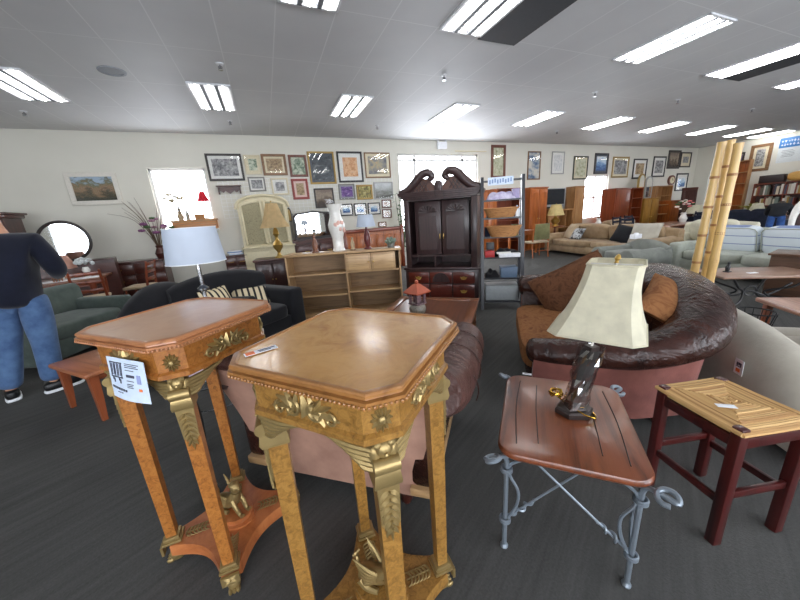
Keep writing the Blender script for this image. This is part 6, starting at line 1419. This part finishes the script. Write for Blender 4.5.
CS = sofa('cream_sofa', 'cream sofa right behind the striped pale sofa', 'sofa', (9.35, 4.05, 0), face(-1, .1), 1.35, .95, K['cream_fab'], 1, .9, .62, .22, 'square', curve=.03)
NS = sofa('navy_sofa', 'long navy sofa with its back to the cream sofa', 'sofa', (14.6, 5.5, 0), face(1, -.1), 2.1, .95, K['navy'], 3, .92, .62, .22, 'square')
# wooden topped table with a black iron base
TB = thing('scrolled_iron_table', 'wooden topped coffee table with black scrolled iron base before the pale sofa', 'coffee table', (5.95, 2.0, 0), radians(-33)); th = .47
obj('tabletop', M().box((0, 0, th-.02), (1.12, .62, .035), .012), wood('taupe_wood', S(140, 108, 88), S(106, 78, 62), 'x', .4), TB, 30)
for sx in (-1, 1):
    m = M()
    for sy_ in (-1, 1): m.tube([(sx*.4, sy_*.24, th-.04), (sx*.3, sy_*.2, .3), (sx*.12, sy_*.05, .2), (sx*.25, sy_*.18, .08), (sx*.5, sy_*.27, .01)], .014, 8, 5)
    obj('scroll_leg', m, K['black_iron'], TB)
m = M(); m.tube([(-.45, 0, .3), (-.2, 0, .14), (0, 0, .2), (.2, 0, .14), (.45, 0, .3)], .013, 8, 5); m.tube([(.07*cos(2*pi*i/16), 0, .2+.07*sin(2*pi*i/16)) for i in range(16)], .01, 8, 1, closed=True); obj('stretcher', m, K['black_iron'], TB)
m = M(); m.box((0, -.22, .14), (.14, .1, .1), .01)
p = TB.matrix_basis @ Vector((-.3, .02, th-.002)); t = thing('black_figurine', 'small black metal figurine on the scrolled iron table', 'figurine', tuple(p)); obj('figure', M().tube([(0, 0, 0), (0, 0, .06), (.01, 0, .1)], [.02, .028, .014], 8).sph((.012, 0, .12), .02, 8, 6).tube([(-.05, 0, .075), (0, 0, .07), (.06, .01, .1)], .009, 6), K['black_iron'], t); obj('foot_plate', M().box((0, 0, .005), (.08, .06, .01)), K['black_iron'], t, 0)
p = TB.matrix_basis @ Vector((-.1, -.1, th-.002)); tag(obj('paper_ticket', M().box((0, 0, .002), (.12, .05, .004)), K['white'], smooth=0, loc=tuple(p), rz=radians(-20)), 'white paper ticket on the scrolled iron table', 'ticket')
t = thing('brown_side_cabinet', 'plain dark brown wooden cabinet at the right edge before the pale sofa', 'cabinet', (6.95, 1.8, 0), radians(-81)); obj('body', M().box((0, 0, .31), (.7, .5, .58), .006), wood('plain_brown', S(84, 58, 42), S(60, 40, 28), 'x', .5), t, 30); obj('top', M().box((0, 0, .615), (.76, .56, .03), .008), wood('plain_brown_top', S(96, 68, 50), S(70, 48, 34), 'x', .4), t, 30)
# round wire basket beside the beige chair
p = on_z(734, 305, .0); q = Vector((p.x, p.y, 0)).normalized(); q = Vector((4.55, 1.45, 0)); t = thing('wire_basket', 'small black wire basket behind the beige armchair', 'basket', tuple(q)); m = M()
for z, r in ((.02, .1), (.16, .13), (.3, .15)): m.tube([(r*cos(2*pi*i/20), r*sin(2*pi*i/20), z) for i in range(20)], .007, 6, 1, closed=True)
for i in range(14): a = 2*pi*i/14; m.cyl((.1*cos(a), .1*sin(a), .02), (.15*cos(a), .15*sin(a), .3), .004, n=5)
obj('wire_body', m, K['black_iron'], t)
# pinkish wooden chest lid and floral cushion on the beige chair
p = BC.matrix_basis @ Vector((.12, -.1, .56)); pillow_thing('dark pink floral cushion on the seat of the beige armchair', tuple(p), (radians(20), radians(14), radians(-30)), .5, .44, .16, paisley('pink_floral', S(70, 48, 52), S(150, 104, 106), S(196, 160, 152), 12))
t = thing('pink_wood_table', 'pinkish brown low table behind the beige armchair', 'coffee table', (4.85, .95, 0), radians(-38)); obj('tabletop', M().box((0, 0, .34), (.7, 1.1, .05), .015), wood('pink_wood', S(176, 132, 112), S(140, 98, 82), 'y', .35), t, 30)
for sx in (-1, 1):
    for sy_ in (-1, 1): obj('leg', M().box((sx*.28, sy_*.46, .16), (.06, .06, .32), .006), K['benchleg'], t, 30)
# white tag on the beige arm
t = thing('price_card', 'white price card with orange mark pinned to the beige armchair arm', 'price tag', tuple(BC.matrix_basis @ Vector((-.572, -.16, .42)))); t.rotation_euler = (0, radians(-3), radians(-39.7-90))
obj('card', M().box((0, 0, 0), (.075, .003, .1)), K['white'], t, 0); obj('orange_mark', M().box((0, -.0025, -.022), (.034, .002, .022), 0), K['orange'], t, 0)
m = M()
for x, z, a, b in ((-.012, .02, .012, .02), (.005, .022, .012, .016), (.018, .018, .008, .022), (0, .004, .04, .004)): m.box((x, -.0025, z), (a, .002, b))
obj('printed_mark', m, K['ink'], t, 0)

# ------------------------------------------------------------------ bookcases on the right wall
XB = WALL_R-.36
yA = on_x(754, 185, XB).y; zT = on_x(765, 183, XB).z
BOOK = rand_mat('book_cover', [S(120, 60, 50), S(176, 168, 150), S(60, 66, 84), S(196, 184, 160), S(90, 84, 70), S(150, 120, 60), S(206, 200, 190), S(70, 40, 40), S(110, 120, 110)])
PAGE = plain('page_edges', S(222, 214, 196), .8)
bw, nb = 1.75, 3; bk0 = None
shz = [.08, .5, .92, 1.32, zT-.03]
for b in range(nb):
    yc = yA-bw*(b+.5)
    t = thing('bookcase', ('left-hand', 'middle', 'right-hand')[b]+' dark red-brown bookcase full of books on the right wall', 'bookcase', (XB+.16, yc, 0), -pi/2, 'bookcases on the right wall')
    for s in (-1, 1): obj('side_panel', M().box((s*(bw/2-.015), 0, zT/2), (.03, .32, zT)), K['cherry_z'], t, 0)
    obj('back_panel', M().box((0, .15, zT/2), (bw-.06, .015, zT)), K['mahog_z'], t, 0)
    for z in shz: obj('shelf', M().box((0, 0, z), (bw-.06, .3, .03)), K['cherry'], t, 0)
    obj('divider', M().box((0, 0, zT/2), (.03, .28, zT-.06)), K['cherry_z'], t, 0)
    for k in (1, 2, 3):
        x = -bw/2+.05; room = shz[k+1]-shz[k]-.04
        while x < bw/2-.1:
            wb = rnd.uniform(.035, .075); 
            if x < .02 and x+wb > -.02: x = .022
            hb = room*rnd.uniform(.66, .93)
            if rnd.random() < .06: x += rnd.uniform(.05, .15); continue
            loc = (XB+.16-.05, yc-(x+wb/2), shz[k]+.0155)
            if bk0 is None:
                bk0 = thing('book', 'book', 'book', loc, -pi/2, 'books in the right wall bookcases'); obj('cover', M().box((0, 0, .5), (1, 1, 1)), BOOK, bk0, 0); obj('page_block', M().box((0, .01, .505), (.8, .985, 1.005)), PAGE, bk0, 0); B1 = bk0
            else: B1 = dup(bk0, loc)
            B1['label'] = 'book standing in a row in the dark bookcases on the right wall'
            B1.scale = (wb-.002, .2, hb); x += wb
# goods on top of the bookcases
for i, (x0, w, h, mt, l) in enumerate(((.1, .7, .3, plain('dark_box', S(42, 30, 30), .5), 'dark box on top of the left-hand bookcase'), (.85, .95, .36, plain('gold_cloth', S(206, 158, 84), .6), 'rounded golden cloth bundle on the bookcases'), (1.85, 1.3, .42, plain('gold_cloth_two', S(196, 142, 70), .6), 'larger golden cloth bundle at the right on the bookcases'))):
    yy = yA-x0-w/2
    t = thing('cardboard_box' if i == 0 else 'cloth_bundle', l, 'box' if i == 0 else 'bundle', (XB+.16, yy, zT-.01), -pi/2)
    if i == 0: obj('carton', M().box((0, 0, h/2), (w, .28, h), .01), mt, t, 30)
    else: obj('wrapped_cloth', M().cush((0, 0, h/2), (w, .3, h), .6), mt, t, 60); obj('tie_band', M().box((0, 0, h/2), (.05, .31, h*1.01), .02), K['oak'], t, 30)
# orange shelf unit seen between bamboo and pillar
XS = WALL_R-.3; y0_, y1_ = on_x(733, 170, XS).y, on_x(742, 170, XS).y; zs = on_x(738, 161, XS).z
t = thing('orange_shelf_unit', 'orange-brown open shelf unit on the right wall behind the bamboo', 'shelf unit', (XS+.12, (y0_+y1_)/2, 0), -pi/2); ws = max(.7, y0_-y1_)
for s in (-1, 1): obj('side_panel', M().box((s*ws/2, 0, zs/2), (.03, .26, zs)), K['oak_z'], t, 0)
for k in range(7): obj('shelf', M().box((0, 0, .05+(zs-.07)*k/6), (ws, .25, .03)), K['oak'], t, 0)
obj('back_panel', M().box((0, .12, zs/2), (ws, .015, zs)), K['orange_oak'], t, 0)
# console behind the navy sofa: plant and lamp
d1 = ray(747, 212); Yc = 6.0; xc = d1.x/d1.y*Yc; zc = on_y(747, 213, Yc).z
t = thing('long_console', 'long dark console behind the navy sofa carrying plant and lamp', 'console table', (xc+.3, Yc-.3, 0), radians(-70)); obj('tabletop', M().box((0, 0, zc-.02), (2.0, .45, .04), .006), K['mahog'], t, 30); obj('body', M().box((0, 0, (zc-.04)/2), (1.9, .4, zc-.04)), K['mahog_z'], t, 0)
t = thing('yellow_green_plant', 'yellow-green leafy plant on the console behind the navy sofa', 'plant', (xc+.1, Yc-.05, zc)); obj('pot', M().lathe([(.001, 0), (.12, 0), (.15, .1), (.001, .1)], n=14), K['mahog'], t); m = M()
for i in range(40): a = r3.uniform(0, 6.28); q = r3.uniform(.1, 1.4); L = r3.uniform(.2, .4); m.tube([(0, 0, .08), (L*.6*sin(q)*cos(a), L*.6*sin(q)*sin(a), .08+L*.7*cos(q)), (L*1.2*sin(q)*cos(a), L*1.2*sin(q)*sin(a), .08+L*.7*cos(q))], [.01, .045, .005], 5, 2, flat=.3, up=(0, 0, 1))
obj('leaves', m, plain('yellow_green_leaf', S(150, 148, 66), .6), t)
d1 = ray(756, 213); Y2 = Yc-.55; x2 = d1.x/d1.y*Y2; za, zb = on_y(756, 211.5, Y2).z, on_y(756, 203.5, Y2).z
t = thing('cream_shade_lamp', 'lamp with cream drum shade left of the bending person', 'lamp', (x2, Y2, zc)); hz_ = max(.05, za-zc)
obj('lamp_base', M().lathe([(.001, 0), (.1, 0), (.08, hz_*.5), (.02, hz_), (.001, hz_)], n=16), K['brass'], t); obj('lamp_shade', M().lathe([(.21, hz_-.01), (.12, zb-zc)], n=24), K['shade_cream'], t); obj('shade_spider', M().cyl((0, 0, hz_), (0, 0, zb-zc), .008), K['brass'], t)
# white figure and beige lamp at the right edge
pS = at_dist(789, 232, 9.2); t = thing('display_stand', 'small dark stand under the white ceramic figure at the right edge', 'stand', (pS.x, pS.y, 0)); hs = pS.z
obj('tabletop', M().box((0, 0, hs-.02), (.5, .5, .04), .008), K['mahog'], t, 30); obj('pedestal', M().box((0, 0, (hs-.04)/2), (.36, .36, hs-.04)), K['mahog_z'], t, 0)
tz = at_dist(795, 190, 9.2).z-hs
t = thing('white_statue', 'tall white ceramic figure at the right photo edge by the bookcases', 'statue', (pS.x, pS.y, hs)); s_ = tz/.9
obj('figure', M().tube([(0, 0, 0), (.01, 0, .15*s_), (.02, 0, .35*s_), (.06, -.03, .55*s_), (.12, -.08, .7*s_), (.14, -.1, .78*s_), (.17, -.12, .88*s_)], [.07*s_, .05*s_, .06*s_, .075*s_, .05*s_, .035*s_, .04*s_], 12), K['white_cer'], t); obj('arm', M().tube([(.08, -.04, .62*s_), (.0, -.14, .5*s_), (-.06, -.08, .42*s_)], [.03*s_, .022*s_, .016*s_], 8), K['white_cer'], t)
# ------------------------------------------------------------------ people
def skin(name, V, E, mat, parent, sub=2, root=0):
    me = bpy.data.meshes.new(name); me.from_pydata([v[:3] for v in V], E, []); o = bpy.data.objects.new(name, me); COL.objects.link(o); o.parent = parent
    md = o.modifiers.new('skin', 'SKIN'); md.use_smooth_shade = True
    for i, d in enumerate(me.skin_vertices[0].data):
        r = V[i][3]; d.radius = r if hasattr(r, '__len__') else (r, r); d.use_root = i == root
    s = o.modifiers.new('smooth', 'SUBSURF'); s.levels = sub; s.render_levels = sub
    me.materials.append(mat); return o
def hand(V, E, wrist, d, side):
    # palm and five fingers grown from the wrist vertex; d is the pointing direction
    d = Vector(d).normalized(); up = Vector((0, 0, 1)) if abs(d.z) < .8 else Vector((0, 1, 0)); s = d.cross(up).normalized(); w = Vector(V[wrist][:3])
    k = len(V); V.append((*(w+d*.055), (.036, .02))); E.append((wrist, k))
    for i, (o_, L) in enumerate(((-.03, .07), (-.01, .085), (.012, .08), (.032, .062))):
        a = len(V); b0 = w+d*.085+s*o_; V.append((*b0, .0105)); V.append((*(b0+d*L*.55-up*.012), .009)); V.append((*(b0+d*L*.9-up*.036), .0075)); E += [(k, a), (a, a+1), (a+1, a+2)]
    a = len(V); b0 = w+d*.04+s*(.042*side); V.append((*b0, .012)); V.append((*(b0+d*.035+s*.02*side-up*.01), .01)); V.append((*(b0+d*.06+s*.018*side-up*.022), .008)); E += [(k, a), (a, a+1), (a+1, a+2)]
def person(label, loc, rz, J, top, pants, hair_m, fat=1.0):
    t = thing('person', label, 'person', loc, rz)
    g = lambda n: Vector(J[n])
    V = []; E = []
    def add(p, r, frm=None): V.append((*p, r)); (E.append((frm, len(V)-1)) if frm is not None else None); return len(V)-1
    pel = add(g('pelvis'), (.09, .07)); w = add(g('waist'), (.085, .07), pel); ch = add(g('chest'), (.1, .08), w); nb = add(g('neck'), .055, ch); nt = add(g('neck').lerp(g('head'), .45), .05, nb)
    hd0 = add(g('head'), (.078, .092), nt); add(g('head')+(g('head')-g('neck')).normalized()*.07, (.06, .072), hd0)
    for s in 'LR':
        a = add(g('sh'+s), .055, ch); e = add(g('el'+s), .04, a); wr = add(g('wr'+s), .028, e); hand(V, E, wr, g('wr'+s)-g('el'+s), -1 if s == 'L' else 1)
        h = add(g('hip'+s), .06, pel); k = add(g('kn'+s), .055, h); an = add(g('an'+s), .04, k); add(g('toe'+s), (.04, .03), an)
    body = skin('body', V, E, K['skin'], t)
    # face, ears, hair
    f = (g('nose')-g('head')).normalized(); upv = (g('head')-g('neck')).normalized(); sv = f.cross(upv).normalized(); H = g('head')+upv*.03
    m = M(); m.sph(tuple(H+f*.095-upv*.02), (.014, .014, .02), 8, 6); obj('nose', m, K['skin'], body)
    m = M()
    for s in (-1, 1): m.sph(tuple(H+f*.083+sv*s*.032+upv*.005), (.012, .012, .009), 8, 6)
    obj('eyes', m, K['black'], body); obj('mouth', M().sph(tuple(H+f*.084-upv*.06), (.02, .012, .006), 8, 5), plain('lips', S(160, 96, 88), .5), body)
    m = M()
    for s in (-1, 1): m.sph(tuple(H+sv*s*.082-upv*.005), (.014, .02, .028), 8, 6)
    obj('ears', m, K['skin'], body)
    m = M(); m.sph(tuple(H-f*.022+upv*.035), (.096, .098, .085), 16, 10); m.sph(tuple(H-f*.045-upv*.02), (.078, .06, .07), 12, 8); obj('hair', m, hair_m, t)
    V2 = []; E2 = []
    def a2(p, r, frm=None): V2.append((*p, tuple(q*fat for q in r) if hasattr(r, '__len__') else r*fat)); (E2.append((frm, len(V2)-1)) if frm is not None else None); return len(V2)-1
    hem0 = a2(g('pelvis')+(g('pelvis')-g('waist'))*.75, (.23, .185)); hem = a2(g('pelvis')*.85+g('waist')*.15, (.235, .185), hem0); w2 = a2(g('waist'), (.225, .18), hem); c2 = a2(g('chest'), (.225, .18), w2); a2(g('neck').lerp(g('chest'), .15), .085, c2)
    for s in 'LR':
        a = a2(g('sh'+s), .11, c2); m1 = a2(g('sh'+s).lerp(g('el'+s), .5), .095, a); e = a2(g('el'+s), .085, m1); a2(g('wr'+s).lerp(g('el'+s), .12), .05, e)
    obj_ = skin('sweater', V2, E2, top, t)
    V3 = []; E3 = []
    def a3(p, r, frm=None): V3.append((*p, tuple(q*fat for q in r) if hasattr(r, '__len__') else r*fat)); (E3.append((frm, len(V3)-1)) if frm is not None else None); return len(V3)-1
    p3 = a3(g('pelvis')*.75+g('waist')*.25, (.15, .12))
    for s in 'LR':
        h = a3(g('hip'+s), .125, p3); h2 = a3(g('hip'+s).lerp(g('kn'+s), .45), .12, h); k = a3(g('kn'+s), .1, h2); k2 = a3(g('kn'+s).lerp(g('an'+s), .5), .095, k); a3(g('an'+s)+Vector((0, 0, .02)), .09, k2)
    skin('jeans', V3, E3, pants, t)
    for s in 'LR':
        an, toe = g('an'+s), g('toe'+s); d = (toe-an); d.z = 0; d.normalize(); c_ = Vector((an.x, an.y, 0))
        q = atan2(d.y, d.x)-pi/2
        sh = M(); sh.at((c_.x, c_.y, 0), q); sh.cush((0, .06, .065), (.105, .29, .1), .6, 16, 8); o = obj('shoe', sh, K['black'], t); so = M(); so.at((c_.x, c_.y, 0), q); so.cush((0, .06, .018), (.112, .3, .034), .45, 16, 6); obj('sole', so, K['white'], o)
    return t
J1 = dict(pelvis=(0, 0, 1.0), waist=(.02, .0, 1.16), chest=(.04, .03, 1.38), neck=(.04, .06, 1.56), head=(-.05, .14, 1.7), nose=(-.1, .3, 1.64),
          shL=(-.19, .04, 1.47), elL=(-.3, .16, 1.2), wrL=(-.2, .4, 1.14), shR=(.24, .03, 1.47), elR=(.33, .04, 1.2), wrR=(.2, .32, 1.12),
          hipL=(-.1, 0, .93), knL=(-.2, .03, .5), anL=(-.28, 0, .09), toeL=(-.36, .16, .04), hipR=(.1, 0, .93), knR=(.06, .03, .5), anR=(.03, 0, .09), toeR=(.17, .08, .04))
person('person in navy sweater and blue jeans standing at the left photo edge, seen from behind', (-2.25, 4.0, 0), radians(4), J1, K['sweater'], K['denim'], K['hair'])
pp = on_z(777, 215, .83)
J2 = dict(pelvis=(0, 0, .95), waist=(0, .1, 1.08), chest=(.02, .3, 1.2), neck=(.03, .46, 1.24), head=(.03, .6, 1.25), nose=(.03, .72, 1.12),
          shL=(-.17, .36, 1.2), elL=(-.26, .5, .98), wrL=(-.14, .7, .9), shR=(.2, .36, 1.2), elR=(.3, .52, .98), wrR=(.2, .72, .92),
          hipL=(-.1, 0, .9), knL=(-.12, .05, .48), anL=(-.13, 0, .09), toeL=(-.14, .15, .04), hipR=(.1, 0, .9), knR=(.13, .06, .48), anR=(.14, 0, .09), toeR=(.16, .15, .04))
person('person in dark top and bright blue jeans bending over by the bookcases', (pp.x, pp.y, 0), face(.97, .3), J2, plain('black_knit', S(26, 28, 34), .9), K['denim2'], K['hair'], .85).scale = (.88, .88, .88)
# ------------------------------------------------------------------ look
sc = bpy.context.scene
sc.view_settings.view_transform = 'Standard'; sc.view_settings.look = 'None'; sc.view_settings.gamma = 1; sc.view_settings.use_curve_mapping = False
sc.view_settings.exposure = 0.15
sc.cycles.use_denoising = True; sc.cycles.max_bounces = 8; sc.cycles.diffuse_bounces = 5; sc.cycles.glossy_bounces = 4; sc.cycles.transparent_max_bounces = 12; sc.cycles.caustics_reflective = False; sc.cycles.caustics_refractive = False
sc.cycles.sample_clamp_indirect = 6
